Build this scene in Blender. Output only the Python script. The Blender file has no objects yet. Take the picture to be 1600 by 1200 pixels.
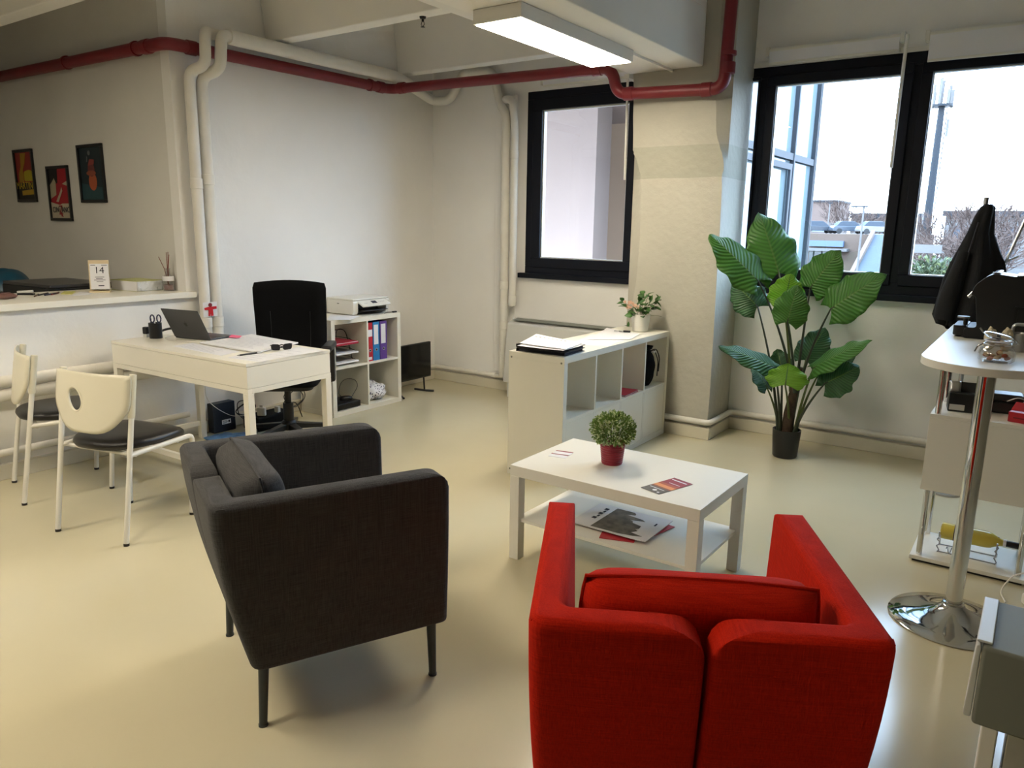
import bpy, bmesh, math, random
from mathutils import Vector, Matrix
import numpy as np

S = bpy.context.scene
COL = S.collection
PI = math.pi
R = math.radians

# ------------------------------------------------------------------ camera
F_PX, PITCH, ROLL, CAM_H, YAW = 1172.87, R(11.965), R(0.899), 1.508, R(35.0)
def cam_axes():
    f = Vector((0, math.cos(PITCH), -math.sin(PITCH)))
    u = Vector((0, math.sin(PITCH), math.cos(PITCH)))
    x = Vector((1, 0, 0))
    c, s = math.cos(ROLL), math.sin(ROLL)
    x2 = x*c + u*s
    u2 = u*c - x*s
    m = Matrix.Rotation(YAW, 3, 'Z')
    return m @ x2, m @ u2, m @ f
CX, CU, CF = cam_axes()
CO = Vector((0, 0, CAM_H))
cam = bpy.data.cameras.new('camera')
cam.sensor_fit = 'HORIZONTAL'
cam.sensor_width = 36.0
cam.lens = F_PX/1600*36.0
cam.clip_start = 0.05
cam.clip_end = 500
cam_o = bpy.data.objects.new('camera', cam)
COL.objects.link(cam_o)
cam_o.matrix_world = Matrix(((CX.x, CU.x, -CF.x, CO.x), (CX.y, CU.y, -CF.y, CO.y), (CX.z, CU.z, -CF.z, CO.z), (0, 0, 0, 1)))
S.camera = cam_o

def at(px, py, ax, val):
    """survey helper: where the sight line through a photo point meets the plane ax = val (metres)"""
    d = CX*((px-800)/F_PX) - CU*((py-600)/F_PX) + CF
    i = 'xyz'.index(ax)
    t = (val-CO[i])/d[i]
    return CO + d*t

# ------------------------------------------------------------------ world, sun, exposure
S.view_settings.view_transform = 'Standard'
S.view_settings.look = 'None'
S.view_settings.gamma = 1.0
S.view_settings.use_curve_mapping = False
S.view_settings.exposure = 1.0
LAMP_EMIT = 22.0
w = bpy.data.worlds.new('sky')
S.world = w
w.use_nodes = True
nt = w.node_tree
bg = nt.nodes['Background']
geo = nt.nodes.new('ShaderNodeTexCoord')
sep = nt.nodes.new('ShaderNodeSeparateXYZ')
ramp = nt.nodes.new('ShaderNodeValToRGB')
nt.links.new(geo.outputs['Generated'], sep.inputs[0])
nt.links.new(sep.outputs['Z'], ramp.inputs['Fac'])
ramp.color_ramp.elements[0].position = 0.0
ramp.color_ramp.elements[0].color = (0.64, 0.77, 1.0, 1)
ramp.color_ramp.elements[1].position = 0.55
ramp.color_ramp.elements[1].color = (0.48, 0.69, 1.0, 1)
nt.links.new(ramp.outputs[0], bg.inputs['Color'])
bg.inputs['Strength'].default_value = 9.0
sun = bpy.data.lights.new('sun', 'SUN')
sun.energy = 0.9
sun.angle = R(1.0)
sun.color = (1.0, 0.93, 0.82)
sun_o = bpy.data.objects.new('sun', sun)
COL.objects.link(sun_o)
sun_o.rotation_euler = Vector((0.55, 0.62, -0.5)).to_track_quat('-Z', 'Y').to_euler()

# ------------------------------------------------------------------ helpers
def srgb(h):
    h = h.lstrip('#')
    v = [int(h[i:i+2], 16)/255 for i in (0, 2, 4)]
    return tuple(((c+0.055)/1.055)**2.4 if c > 0.04045 else c/12.92 for c in v) + (1.0,)

def inp(b, names, v):
    for n in names:
        if n in b.inputs:
            b.inputs[n].default_value = v
            return

def mat(name, col, rough=0.5, metal=0.0, spec=0.5, noise=0.0, nscale=6.0, bump=0.0, bscale=60.0, coat=0.0, sheen=0.0, stretch=(1, 1, 1), rvar=0.0):
    m = bpy.data.materials.new(name)
    m.use_nodes = True
    t = m.node_tree
    b = t.nodes['Principled BSDF']
    c = srgb(col) if isinstance(col, str) else tuple(col)+(1.0,)
    b.inputs['Base Color'].default_value = c
    b.inputs['Roughness'].default_value = rough
    b.inputs['Metallic'].default_value = metal
    inp(b, ['Specular IOR Level'], spec)
    if coat: inp(b, ['Coat Weight'], coat)
    if sheen: inp(b, ['Sheen Weight'], sheen)
    if noise or bump or rvar:
        tc = t.nodes.new('ShaderNodeTexCoord')
        mp = t.nodes.new('ShaderNodeMapping')
        mp.inputs['Scale'].default_value = stretch
        t.links.new(tc.outputs['Object'], mp.inputs[0])
    if noise or rvar:
        n = t.nodes.new('ShaderNodeTexNoise')
        n.inputs['Scale'].default_value = nscale
        n.inputs['Detail'].default_value = 5
        t.links.new(mp.outputs[0], n.inputs['Vector'])
        if noise:
            mr = t.nodes.new('ShaderNodeMapRange')
            mr.inputs['From Min'].default_value = 0.3
            mr.inputs['From Max'].default_value = 0.7
            mr.inputs['To Min'].default_value = 1-noise
            mr.inputs['To Max'].default_value = 1+noise*0.5
            t.links.new(n.outputs['Fac'], mr.inputs[0])
            mx = t.nodes.new('ShaderNodeVectorMath')
            mx.operation = 'SCALE'
            mx.inputs[0].default_value = c[:3]
            t.links.new(mr.outputs[0], mx.inputs['Scale'])
            t.links.new(mx.outputs[0], b.inputs['Base Color'])
        if rvar:
            mr2 = t.nodes.new('ShaderNodeMapRange')
            mr2.inputs['From Min'].default_value = 0.3
            mr2.inputs['From Max'].default_value = 0.7
            mr2.inputs['To Min'].default_value = max(0, rough-rvar)
            mr2.inputs['To Max'].default_value = rough+rvar
            t.links.new(n.outputs['Fac'], mr2.inputs[0])
            t.links.new(mr2.outputs[0], b.inputs['Roughness'])
    if bump:
        n2 = t.nodes.new('ShaderNodeTexNoise')
        n2.inputs['Scale'].default_value = bscale
        n2.inputs['Detail'].default_value = 4
        t.links.new(mp.outputs[0], n2.inputs['Vector'])
        bp = t.nodes.new('ShaderNodeBump')
        bp.inputs['Strength'].default_value = bump
        bp.inputs['Distance'].default_value = 0.01
        t.links.new(n2.outputs['Fac'], bp.inputs['Height'])
        t.links.new(bp.outputs[0], b.inputs['Normal'])
    return m

def emit_mat(name, col, strength):
    m = bpy.data.materials.new(name)
    m.use_nodes = True
    t = m.node_tree
    t.nodes.remove(t.nodes['Principled BSDF'])
    e = t.nodes.new('ShaderNodeEmission')
    e.inputs['Color'].default_value = tuple(col)+(1.0,)
    e.inputs['Strength'].default_value = strength
    t.links.new(e.outputs[0], t.nodes['Material Output'].inputs[0])
    return m

def glass_mat(name, tint=(1, 1, 1), refl=0.07, rough=0.0):
    m = bpy.data.materials.new(name)
    m.use_nodes = True
    t = m.node_tree
    t.nodes.remove(t.nodes['Principled BSDF'])
    tr = t.nodes.new('ShaderNodeBsdfTransparent')
    tr.inputs['Color'].default_value = tuple(tint)+(1.0,)
    gl = t.nodes.new('ShaderNodeBsdfGlossy')
    gl.inputs['Roughness'].default_value = rough
    lw = t.nodes.new('ShaderNodeLayerWeight')
    lw.inputs['Blend'].default_value = 0.35
    mr = t.nodes.new('ShaderNodeMapRange')
    mr.inputs['To Min'].default_value = refl
    mr.inputs['To Max'].default_value = 0.8
    t.links.new(lw.outputs['Facing'], mr.inputs[0])
    pw = t.nodes.new('ShaderNodeMath')
    pw.operation = 'POWER'
    pw.inputs[1].default_value = 2.0
    t.links.new(lw.outputs['Facing'], pw.inputs[0])
    t.links.new(pw.outputs[0], mr.inputs[0])
    mx = t.nodes.new('ShaderNodeMixShader')
    t.links.new(mr.outputs[0], mx.inputs[0])
    t.links.new(tr.outputs[0], mx.inputs[1])
    t.links.new(gl.outputs[0], mx.inputs[2])
    t.links.new(mx.outputs[0], t.nodes['Material Output'].inputs[0])
    return m

def tag(o, label=None, cat=None, group=None, kind=None):
    if label: o['label'] = label
    if cat: o['category'] = cat
    if group: o['group'] = group
    if kind: o['kind'] = kind
    return o

def thing(name, label, cat, loc=(0, 0, 0), rotz=0.0, group=None):
    o = bpy.data.objects.new(name, None)
    o.empty_display_size = 0.1
    COL.objects.link(o)
    o.location = loc
    o.rotation_euler = (0, 0, rotz)
    return tag(o, label, cat, group)

def obj(name, bm, m, parent=None, bevel=0.0, seg=2, smooth=True, ang=38, solid=0.0, subd=0, fixn=True):
    if fixn: bmesh.ops.recalc_face_normals(bm, faces=bm.faces[:])
    me = bpy.data.meshes.new(name)
    bm.to_mesh(me)
    bm.free()
    me.materials.append(m)
    o = bpy.data.objects.new(name, me)
    COL.objects.link(o)
    if parent: o.parent = parent
    if smooth:
        me.polygons.foreach_set('use_smooth', [True]*len(me.polygons))
        if not bevel and not subd:
            me.set_sharp_from_angle(angle=R(ang))
    if solid:
        md = o.modifiers.new('solid', 'SOLIDIFY')
        md.thickness = solid
        md.offset = 0
    if subd:
        md = o.modifiers.new('sub', 'SUBSURF')
        md.levels = subd
        md.render_levels = subd
    if bevel:
        md = o.modifiers.new('bevel', 'BEVEL')
        md.width = bevel
        md.segments = seg
        md.limit_method = 'ANGLE'
        md.angle_limit = R(40)
        md.harden_normals = True
    return o

def struct(name, bm, m, parent=None, **k):
    o = obj(name, bm, m, parent, **k)
    if parent is None: o['kind'] = 'structure'
    return o

def nb(): return bmesh.new()

def box(bm, a, b, M=None):
    x0, y0, z0 = a
    x1, y1, z1 = b
    P = [(x0, y0, z0), (x1, y0, z0), (x1, y1, z0), (x0, y1, z0), (x0, y0, z1), (x1, y0, z1), (x1, y1, z1), (x0, y1, z1)]
    vs = [bm.verts.new(M @ Vector(p) if M else p) for p in P]
    for f in ((0, 3, 2, 1), (4, 5, 6, 7), (0, 1, 5, 4), (1, 2, 6, 5), (2, 3, 7, 6), (3, 0, 4, 7)):
        bm.faces.new([vs[i] for i in f])
    return bm

def B(a, b, M=None): return box(nb(), a, b, M)

def frames(pts):
    pts = [Vector(p) for p in pts]
    n = len(pts)
    T = []
    for i in range(n):
        d = (pts[min(i+1, n-1)]-pts[max(i-1, 0)])
        T.append(d.normalized() if d.length > 1e-9 else Vector((0, 0, 1)))
    up = Vector((0, 0, 1)) if abs(T[0].z) < 0.9 else Vector((1, 0, 0))
    N = (up - T[0]*up.dot(T[0])).normalized()
    out = []
    for i in range(n):
        N = (N - T[i]*N.dot(T[i]))
        N = N.normalized() if N.length > 1e-9 else Vector((1, 0, 0))
        out.append((pts[i], T[i], N, T[i].cross(N)))
    return out

def tube(bm, pts, r, seg=10, closed=False, caps=True, flat=1.0):
    fr = frames(pts)
    n = len(fr)
    rs = r if isinstance(r, (list, tuple)) else [r]*n
    rings = []
    for (p, t, a, b), rr in zip(fr, rs):
        rings.append([bm.verts.new(p + a*(math.cos(2*PI*k/seg)*rr) + b*(math.sin(2*PI*k/seg)*rr*flat)) for k in range(seg)])
    for i in range(n-1 if not closed else n):
        A, Bq = rings[i], rings[(i+1) % n]
        for k in range(seg):
            bm.faces.new((A[k], A[(k+1) % seg], Bq[(k+1) % seg], Bq[k]))
    if caps and not closed:
        bm.faces.new(rings[0][::-1])
        bm.faces.new(rings[-1])
    return bm

def cyl(bm, p0, p1, r0, r1=None, seg=16):
    return tube(bm, [p0, p1], [r0, r0 if r1 is None else r1], seg)

def fillet(pts, r, n=5):
    pts = [Vector(p) for p in pts]
    out = [pts[0]]
    for i in range(1, len(pts)-1):
        p = pts[i]
        a = (pts[i-1]-p)
        b = (pts[i+1]-p)
        rr = min(r, a.length*0.49, b.length*0.49)
        a = p + a.normalized()*rr
        b = p + b.normalized()*rr
        for k in range(n+1):
            t = k/n
            out.append(a*(1-t)**2 + p*2*t*(1-t) + b*t*t)
    out.append(pts[-1])
    return out

def lathe(bm, prof, seg=24, c=(0, 0, 0)):
    c = Vector(c)
    rings = []
    for r, z in prof:
        if r < 1e-5: rings.append([bm.verts.new(c+Vector((0, 0, z)))])
        else: rings.append([bm.verts.new(c+Vector((r*math.cos(2*PI*k/seg), r*math.sin(2*PI*k/seg), z))) for k in range(seg)])
    for A, Bq in zip(rings, rings[1:]):
        if len(A) == 1 and len(Bq) == 1: continue
        for k in range(seg):
            j = (k+1) % seg
            if len(A) == 1: bm.faces.new((A[0], Bq[j], Bq[k]))
            elif len(Bq) == 1: bm.faces.new((A[k], A[j], Bq[0]))
            else: bm.faces.new((A[k], A[j], Bq[j], Bq[k]))
    return bm

def prism(bm, poly, axis, a, b, f=None):
    """2-D outline extruded along axis from a to b (outline coordinates in the order of the other two axes)"""
    def P(p, t):
        q = {'x': (t, p[0], p[1]), 'y': (p[0], t, p[1]), 'z': (p[0], p[1], t)}[axis]
        q = Vector(q)
        return f(q) if f else q
    A = [bm.verts.new(P(p, a)) for p in poly]
    C = [bm.verts.new(P(p, b)) for p in poly]
    n = len(poly)
    bm.faces.new(A[::-1])
    bm.faces.new(C)
    for i in range(n):
        bm.faces.new((A[i], A[(i+1) % n], C[(i+1) % n], C[i]))
    return bm

def rpoly(pts, radii, n=5):
    """rounded polygon corners"""
    out = []
    m = len(pts)
    for i in range(m):
        p = Vector((pts[i][0], pts[i][1], 0))
        r = radii[i] if isinstance(radii, (list, tuple)) else radii
        if r <= 0:
            out.append((p.x, p.y))
            continue
        a = Vector((pts[i-1][0], pts[i-1][1], 0))-p
        b = Vector((pts[(i+1) % m][0], pts[(i+1) % m][1], 0))-p
        rr = min(r, a.length*0.49, b.length*0.49)
        a = p+a.normalized()*rr
        b = p+b.normalized()*rr
        for k in range(n+1):
            t = k/n
            q = a*(1-t)**2 + p*2*t*(1-t) + b*t*t
            out.append((q.x, q.y))
    return out

def sheet(bm, grid):
    vs = [[bm.verts.new(p) for p in row] for row in grid]
    fs = []
    for i in range(len(vs)-1):
        for j in range(len(vs[0])-1):
            fs.append(bm.faces.new((vs[i][j], vs[i+1][j], vs[i+1][j+1], vs[i][j+1])))
    return vs, fs

def pillow(bm, w, d, h, M=None, n=12, e=4.0, wob=0.0, seed=0):
    """cushion: two bulged sheets w (x) by d (y), thickness h (z) meeting at a seam"""
    rnd = random.Random(seed)
    ph = [rnd.uniform(0, 6) for _ in range(4)]
    top, bot = [], []
    for i in range(n+1):
        r1, r2 = [], []
        for j in range(n+1):
            u, v = -1+2*i/n, -1+2*j/n
            zz = h/2*max(0, (1-abs(u)**e))**0.5*max(0, (1-abs(v)**e))**0.5
            pin = 1-0.05*(u*u*v*v)
            x, y = u*w/2*pin, v*d/2*pin
            zw = wob*(math.sin(3*u+ph[0])*math.cos(2.5*v+ph[1])+0.5*math.sin(6*v+ph[2]))
            r1.append(Vector((x, y, zz+zw)))
            r2.append(Vector((x, y, -zz+zw)))
        top.append(r1)
        bot.append(r2)
    T = lambda g: [[(M @ p if M else p) for p in row] for row in g]
    sheet(bm, T(top))
    sheet(bm, [row[::-1] for row in T(bot)])
    bmesh.ops.remove_doubles(bm, verts=bm.verts[:], dist=1e-5)
    return bm

def blob(bm, c, rx, ry, rz, amp=0.15, seed=0, sub=3, freq=3.0, flatz=None):
    """crumpled rounded lump"""
    rnd = random.Random(seed)
    k = [Vector((rnd.uniform(-1, 1), rnd.uniform(-1, 1), rnd.uniform(-1, 1)))*freq for _ in range(6)]
    p = [rnd.uniform(0, 6) for _ in range(6)]
    b2 = bmesh.new()
    bmesh.ops.create_icosphere(b2, subdivisions=sub, radius=1)
    mp = {}
    for v in b2.verts:
        n = v.co.normalized()
        s = 1+amp*sum(abs(math.sin(n.dot(k[i])+p[i])) - 0.6 for i in range(6))/2
        q = Vector((c[0]+n.x*rx*s, c[1]+n.y*ry*s, c[2]+n.z*rz*s))
        if flatz is not None and q.z < flatz: q.z = flatz
        mp[v.index] = bm.verts.new(q)
    for f in b2.faces: bm.faces.new([mp[v.index] for v in f.verts])
    b2.free()
    return bm

def quad_sheet(bm, p0, p1, p2, p3, t=0.0006, n=4, curl=0.0):
    """sheet of paper with four corners, real thickness, slight curl"""
    P = [Vector(p) for p in (p0, p1, p2, p3)]
    g, g2 = [], []
    for i in range(n+1):
        r, r2 = [], []
        for j in range(n+1):
            u, v = i/n, j/n
            q = P[0]*(1-u)*(1-v)+P[1]*u*(1-v)+P[2]*u*v+P[3]*(1-u)*v
            q = q+Vector((0, 0, curl*((2*u-1)**2+(2*v-1)**2)/2))
            r.append(q+Vector((0, 0, t)))
            r2.append(q)
        g.append(r)
        g2.append(r2[::-1])
    sheet(bm, g)
    sheet(bm, g2)
    top = n+1
    vs = list(bm.verts)
    # rim
    k = (n+1)*(n+1)
    base = len(vs)-2*k
    V = lambda i, j: vs[base+i*top+j]
    W = lambda i, j: vs[base+k+i*top+(n-j)]
    rim = [(i, 0) for i in range(n)]+[(n, j) for j in range(n)]+[(i, n) for i in range(n, 0, -1)]+[(0, j) for j in range(n, 0, -1)]
    for a, b in zip(rim, rim[1:]+rim[:1]):
        try: bm.faces.new((V(*a), V(*b), W(*b), W(*a)))
        except ValueError: pass
    return bm

def text_mesh(body, size, extrude=0.0004, align='CENTER'):
    c = bpy.data.curves.new('txt', 'FONT')
    c.body = body
    c.size = size
    c.extrude = extrude
    c.align_x = align
    c.align_y = 'CENTER'
    o = bpy.data.objects.new('txt', c)
    COL.objects.link(o)
    dg = bpy.context.evaluated_depsgraph_get()
    me = bpy.data.meshes.new_from_object(o.evaluated_get(dg))
    bpy.data.objects.remove(o)
    return me

def text(name, body, size, M, m, parent, align='CENTER', extrude=0.0004):
    me = text_mesh(body, size, extrude, align)
    me.materials.clear()
    me.materials.append(m)
    o = bpy.data.objects.new(name, me)
    COL.objects.link(o)
    o.parent = parent
    o.matrix_local = M
    return o

def copy_tree(o, parent=None):
    c = o.copy()
    COL.objects.link(c)
    if parent: c.parent = parent
    for ch in list(o.children): copy_tree(ch, c)
    return c
# ------------------------------------------------------------------ materials
M = {}
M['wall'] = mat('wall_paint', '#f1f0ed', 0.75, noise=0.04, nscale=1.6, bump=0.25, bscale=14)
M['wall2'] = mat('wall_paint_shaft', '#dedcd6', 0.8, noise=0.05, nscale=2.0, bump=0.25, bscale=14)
M['ceil'] = mat('ceiling_paint', '#f0eee8', 0.8, noise=0.05, nscale=1.2, bump=0.15, bscale=10)
M['pipew'] = mat('white_pipe_wrap', '#e4e1d8', 0.6, noise=0.05, nscale=8, bump=0.3, bscale=25)
M['pipered'] = mat('red_pipe_paint', '#761a23', 0.45, noise=0.12, nscale=9)
M['black_frame'] = mat('dark_window_frame', '#0a0f1c', 0.5, spec=0.25)
M['glass'] = glass_mat('window_glass', (0.97, 0.99, 0.98), 0.04)
M['base'] = mat('baseboard_tile', '#d9d3c0', 0.45, noise=0.05, nscale=3)
M['white'] = mat('white_laminate', '#e3e1d8', 0.38, noise=0.015, nscale=3)
M['shelfwhite'] = mat('shelf_white_foil', '#e2dfd2', 0.42, noise=0.015, nscale=3)
M['matteblack'] = mat('matte_black', '#0c0c0d', 0.8, spec=0.15)
M['desk'] = mat('desk_white_lacquer', '#ebe7da', 0.33, noise=0.02, nscale=4)
M['whitemetal'] = mat('white_coated_steel', '#e2dfd6', 0.35)
M['wplastic'] = mat('cream_plastic', '#d9d4c0', 0.42, noise=0.02, nscale=6)
M['leather'] = mat('black_vinyl', '#191717', 0.38, bump=0.15, bscale=220)
M['bfabric'] = mat('black_chair_fabric', '#090a0d', 0.85, spec=0.15, noise=0.2, nscale=50, bump=0.2, bscale=300)
M['bplastic'] = mat('black_plastic', '#101113', 0.4)
M['bmetal'] = mat('black_metal', '#141414', 0.35, metal=0.3)
M['chrome'] = mat('chrome', '#d8d8d8', 0.06, metal=1.0)
M['steel'] = mat('brushed_steel', '#b5b6b8', 0.3, metal=0.9, noise=0.08, nscale=30)
M['paper'] = mat('paper', '#e3e3e6', 0.8, noise=0.02, nscale=5)
M['lgrey'] = mat('light_grey_plastic', '#c9cac6', 0.4)
M['greyplastic'] = mat('grey_green_plastic', '#7d7f76', 0.6, spec=0.25, noise=0.03, nscale=3)
M['mred'] = mat('maroon_ceramic', '#8f1e30', 0.3)
M['ink'] = mat('dark_ink', '#2a2a38', 0.8)
M['navy'] = mat('navy_box', '#16202f', 0.55, noise=0.08, nscale=5)
M['spacegrey'] = mat('space_grey_aluminium', '#55565a', 0.38, metal=0.7)
M['soil'] = mat('soil', '#2a2018', 0.9, noise=0.3, nscale=40)
M['trunk'] = mat('palm_trunk', '#4a3a2c', 0.9, noise=0.45, nscale=30, bump=0.6, bscale=40)
M['stem'] = mat('plant_stem', '#4b5a26', 0.5, noise=0.2, nscale=8)
M['darkstem'] = mat('dark_plant_stem', '#2c3424', 0.5, noise=0.2, nscale=8)

def floor_mat():
    m = mat('poured_resin_floor', '#c6bea2', 0.17, noise=0.06, nscale=0.9, rvar=0.04, coat=0.0)
    t = m.node_tree
    b = t.nodes['Principled BSDF']
    tc = t.nodes.new('ShaderNodeTexCoord')
    n = t.nodes.new('ShaderNodeTexNoise')
    n.inputs['Scale'].default_value = 2.2
    n.inputs['Detail'].default_value = 3
    t.links.new(tc.outputs['Object'], n.inputs['Vector'])
    bp = t.nodes.new('ShaderNodeBump')
    bp.inputs['Strength'].default_value = 0.06
    bp.inputs['Distance'].default_value = 0.02
    t.links.new(n.outputs['Fac'], bp.inputs['Height'])
    t.links.new(bp.outputs[0], b.inputs['Normal'])
    return m
M['floor'] = floor_mat()

def fabric(name, col, dark, sheen=0.1):
    """linen weave: slubby threads in two directions"""
    m = bpy.data.materials.new(name)
    m.use_nodes = True
    t = m.node_tree
    b = t.nodes['Principled BSDF']
    b.inputs['Roughness'].default_value = 0.95
    inp(b, ['Specular IOR Level'], 0.15)
    inp(b, ['Sheen Weight'], sheen)
    tc = t.nodes.new('ShaderNodeTexCoord')
    fs = []
    for sc in ((14, 14, 640), (420, 420, 9)):
        mp = t.nodes.new('ShaderNodeMapping')
        mp.inputs['Scale'].default_value = sc
        t.links.new(tc.outputs['Object'], mp.inputs[0])
        n = t.nodes.new('ShaderNodeTexNoise')
        n.inputs['Scale'].default_value = 1.0
        n.inputs['Detail'].default_value = 3
        t.links.new(mp.outputs[0], n.inputs['Vector'])
        fs.append(n)
    ad = t.nodes.new('ShaderNodeMath')
    ad.operation = 'ADD'
    t.links.new(fs[0].outputs['Fac'], ad.inputs[0])
    t.links.new(fs[1].outputs['Fac'], ad.inputs[1])
    mr = t.nodes.new('ShaderNodeMapRange')
    mr.inputs['From Min'].default_value = 0.68
    mr.inputs['From Max'].default_value = 1.32
    t.links.new(ad.outputs[0], mr.inputs[0])
    mx = t.nodes.new('ShaderNodeMix')
    mx.data_type = 'RGBA'
    mx.inputs['A'].default_value = srgb(dark)
    mx.inputs['B'].default_value = srgb(col)
    t.links.new(mr.outputs[0], mx.inputs['Factor'])
    t.links.new(mx.outputs['Result'], b.inputs['Base Color'])
    bp = t.nodes.new('ShaderNodeBump')
    bp.inputs['Strength'].default_value = 0.35
    bp.inputs['Distance'].default_value = 0.003
    t.links.new(mr.outputs[0], bp.inputs['Height'])
    t.links.new(bp.outputs[0], b.inputs['Normal'])
    return m
M['greyfab'] = fabric('dark_grey_linen', '#4d4c4d', '#333334', 0.08)
M['redfab'] = fabric('red_orange_linen', '#cc2408', '#a51603', 0.0)
M['greyleg'] = mat('grey_steel_leg', '#3c4144', 0.4, metal=0.4)

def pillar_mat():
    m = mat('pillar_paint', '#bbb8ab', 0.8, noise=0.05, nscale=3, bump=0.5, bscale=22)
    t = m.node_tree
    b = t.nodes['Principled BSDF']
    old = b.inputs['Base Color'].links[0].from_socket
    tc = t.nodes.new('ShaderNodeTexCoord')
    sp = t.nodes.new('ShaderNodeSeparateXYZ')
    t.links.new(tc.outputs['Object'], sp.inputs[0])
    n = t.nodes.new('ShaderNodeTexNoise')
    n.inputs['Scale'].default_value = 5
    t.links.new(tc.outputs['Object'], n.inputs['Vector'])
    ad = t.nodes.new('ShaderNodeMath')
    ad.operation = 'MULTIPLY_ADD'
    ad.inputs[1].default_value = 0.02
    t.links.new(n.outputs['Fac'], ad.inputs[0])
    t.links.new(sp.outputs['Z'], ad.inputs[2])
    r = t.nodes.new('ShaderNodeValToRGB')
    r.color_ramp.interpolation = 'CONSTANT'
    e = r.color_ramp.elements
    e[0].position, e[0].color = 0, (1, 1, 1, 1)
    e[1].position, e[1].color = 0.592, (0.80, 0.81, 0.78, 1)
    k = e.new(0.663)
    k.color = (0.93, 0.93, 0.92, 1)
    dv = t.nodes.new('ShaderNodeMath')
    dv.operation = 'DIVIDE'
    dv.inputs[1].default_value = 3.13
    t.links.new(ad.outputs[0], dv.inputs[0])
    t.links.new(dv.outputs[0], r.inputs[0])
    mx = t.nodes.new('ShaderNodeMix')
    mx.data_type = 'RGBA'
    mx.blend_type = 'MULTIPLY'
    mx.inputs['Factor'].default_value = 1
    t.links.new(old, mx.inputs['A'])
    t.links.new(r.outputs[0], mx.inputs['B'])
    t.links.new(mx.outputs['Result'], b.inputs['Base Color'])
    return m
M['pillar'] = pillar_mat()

# ------------------------------------------------------------------ the setting
XL, YB, ZC = -4.87, 5.60, 3.30            # counter-side wall plane, window wall plane, ceiling
struct('floor', B((-9.2, -9.1, -0.12), (7.2, 5.9, 0)), M['floor'], smooth=False)
struct('ceiling', B((-9.2, -9.1, ZC), (7.2, 5.9, ZC+0.12)), M['ceil'], smooth=False)
struct('wall_left', B((XL-0.10, 2.985, 0), (XL, YB, ZC)), M['wall'], smooth=False)
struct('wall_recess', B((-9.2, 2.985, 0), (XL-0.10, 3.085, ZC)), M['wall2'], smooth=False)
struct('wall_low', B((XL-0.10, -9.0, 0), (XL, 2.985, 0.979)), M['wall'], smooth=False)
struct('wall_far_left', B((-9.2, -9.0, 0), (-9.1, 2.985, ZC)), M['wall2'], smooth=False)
struct('wall_rear', B((-9.2, -9.1, 0), (7.2, -9.0, ZC)), M['wall'], smooth=False)
struct('wall_right', B((7.1, -9.0, 0), (7.2, YB, ZC)), M['wall'], smooth=False)
W1 = (-3.80, -2.68, 1.09, 2.615)
W2 = (-2.45, 0.62, 1.09, 2.615)
bm = nb()
Y2 = YB+0.25
box(bm, (XL, YB, 0), (7.1, Y2, 1.09))
box(bm, (XL, YB, 2.615), (7.1, Y2, ZC))
box(bm, (XL, YB, 1.09), (W1[0], Y2, 2.615))
box(bm, (W1[1], YB, 1.09), (W2[0], Y2, 2.615))
box(bm, (W2[1], YB, 1.09), (7.1, Y2, 2.615))
struct('wall_back', bm, M['wall'], smooth=False)

# concrete pillar with broken plaster edges
YP = 5.15
def pp(x, y):
    q = at(x, y, 'y', YP)
    return (q.x, q.z)
rnd = random.Random(4)
left = [(-2.56, 0.0), (-2.52, 0.9)] + [pp(994, 440), pp(1000, 370), pp(1001, 325), pp(1002, 300), pp(1001, 272), pp(996, 255), pp(990, 240), pp(989, 232), pp(990, 160), pp(990, 122), (-2.59, 2.57), (-2.60, 3.30)]
right = [(-1.965, 3.30), pp(1121, 100), pp(1119, 150), pp(1119, 205), pp(1124, 225), pp(1129, 245), pp(1131, 262), pp(1128, 276), pp(1128, 292), pp(1122, 400), pp(1115, 520), pp(1108, 630), (-1.872, 0.0)]
def ragged(ps, amp, zmin, zmax):
    out = []
    for a, b in zip(ps, ps[1:]):
        out.append(a)
        if zmin < a[1] < zmax:
            for k in (0.33, 0.66):
                out.append((a[0]+(b[0]-a[0])*k+rnd.uniform(-amp, amp), a[1]+(b[1]-a[1])*k))
    out.append(ps[-1])
    return out
poly = ragged(left, 0.005, 1.6, 2.1)+ragged(right, 0.004, 1.7, 2.2)
bm = nb()
front = [bm.verts.new((p[0], YP, p[1])) for p in poly]
mid_ = [bm.verts.new((-2.575 if p[0] < -2.2 else min(-1.872, p[0]+0.02) if False else -1.872, YP+0.05, p[1])) for p in poly]
back = [bm.verts.new((-2.575 if p[0] < -2.2 else -1.872, YB, p[1])) for p in poly]
for A_, C_ in ((front, mid_), (mid_, back)):
    for i in range(len(poly)):
        j = (i+1) % len(poly)
        bm.faces.new((A_[i], A_[j], C_[j], C_[i]))
bm.faces.new(front)
bm.faces.new(back[::-1])
struct('pillar', bm, M['pillar'], ang=20)

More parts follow.
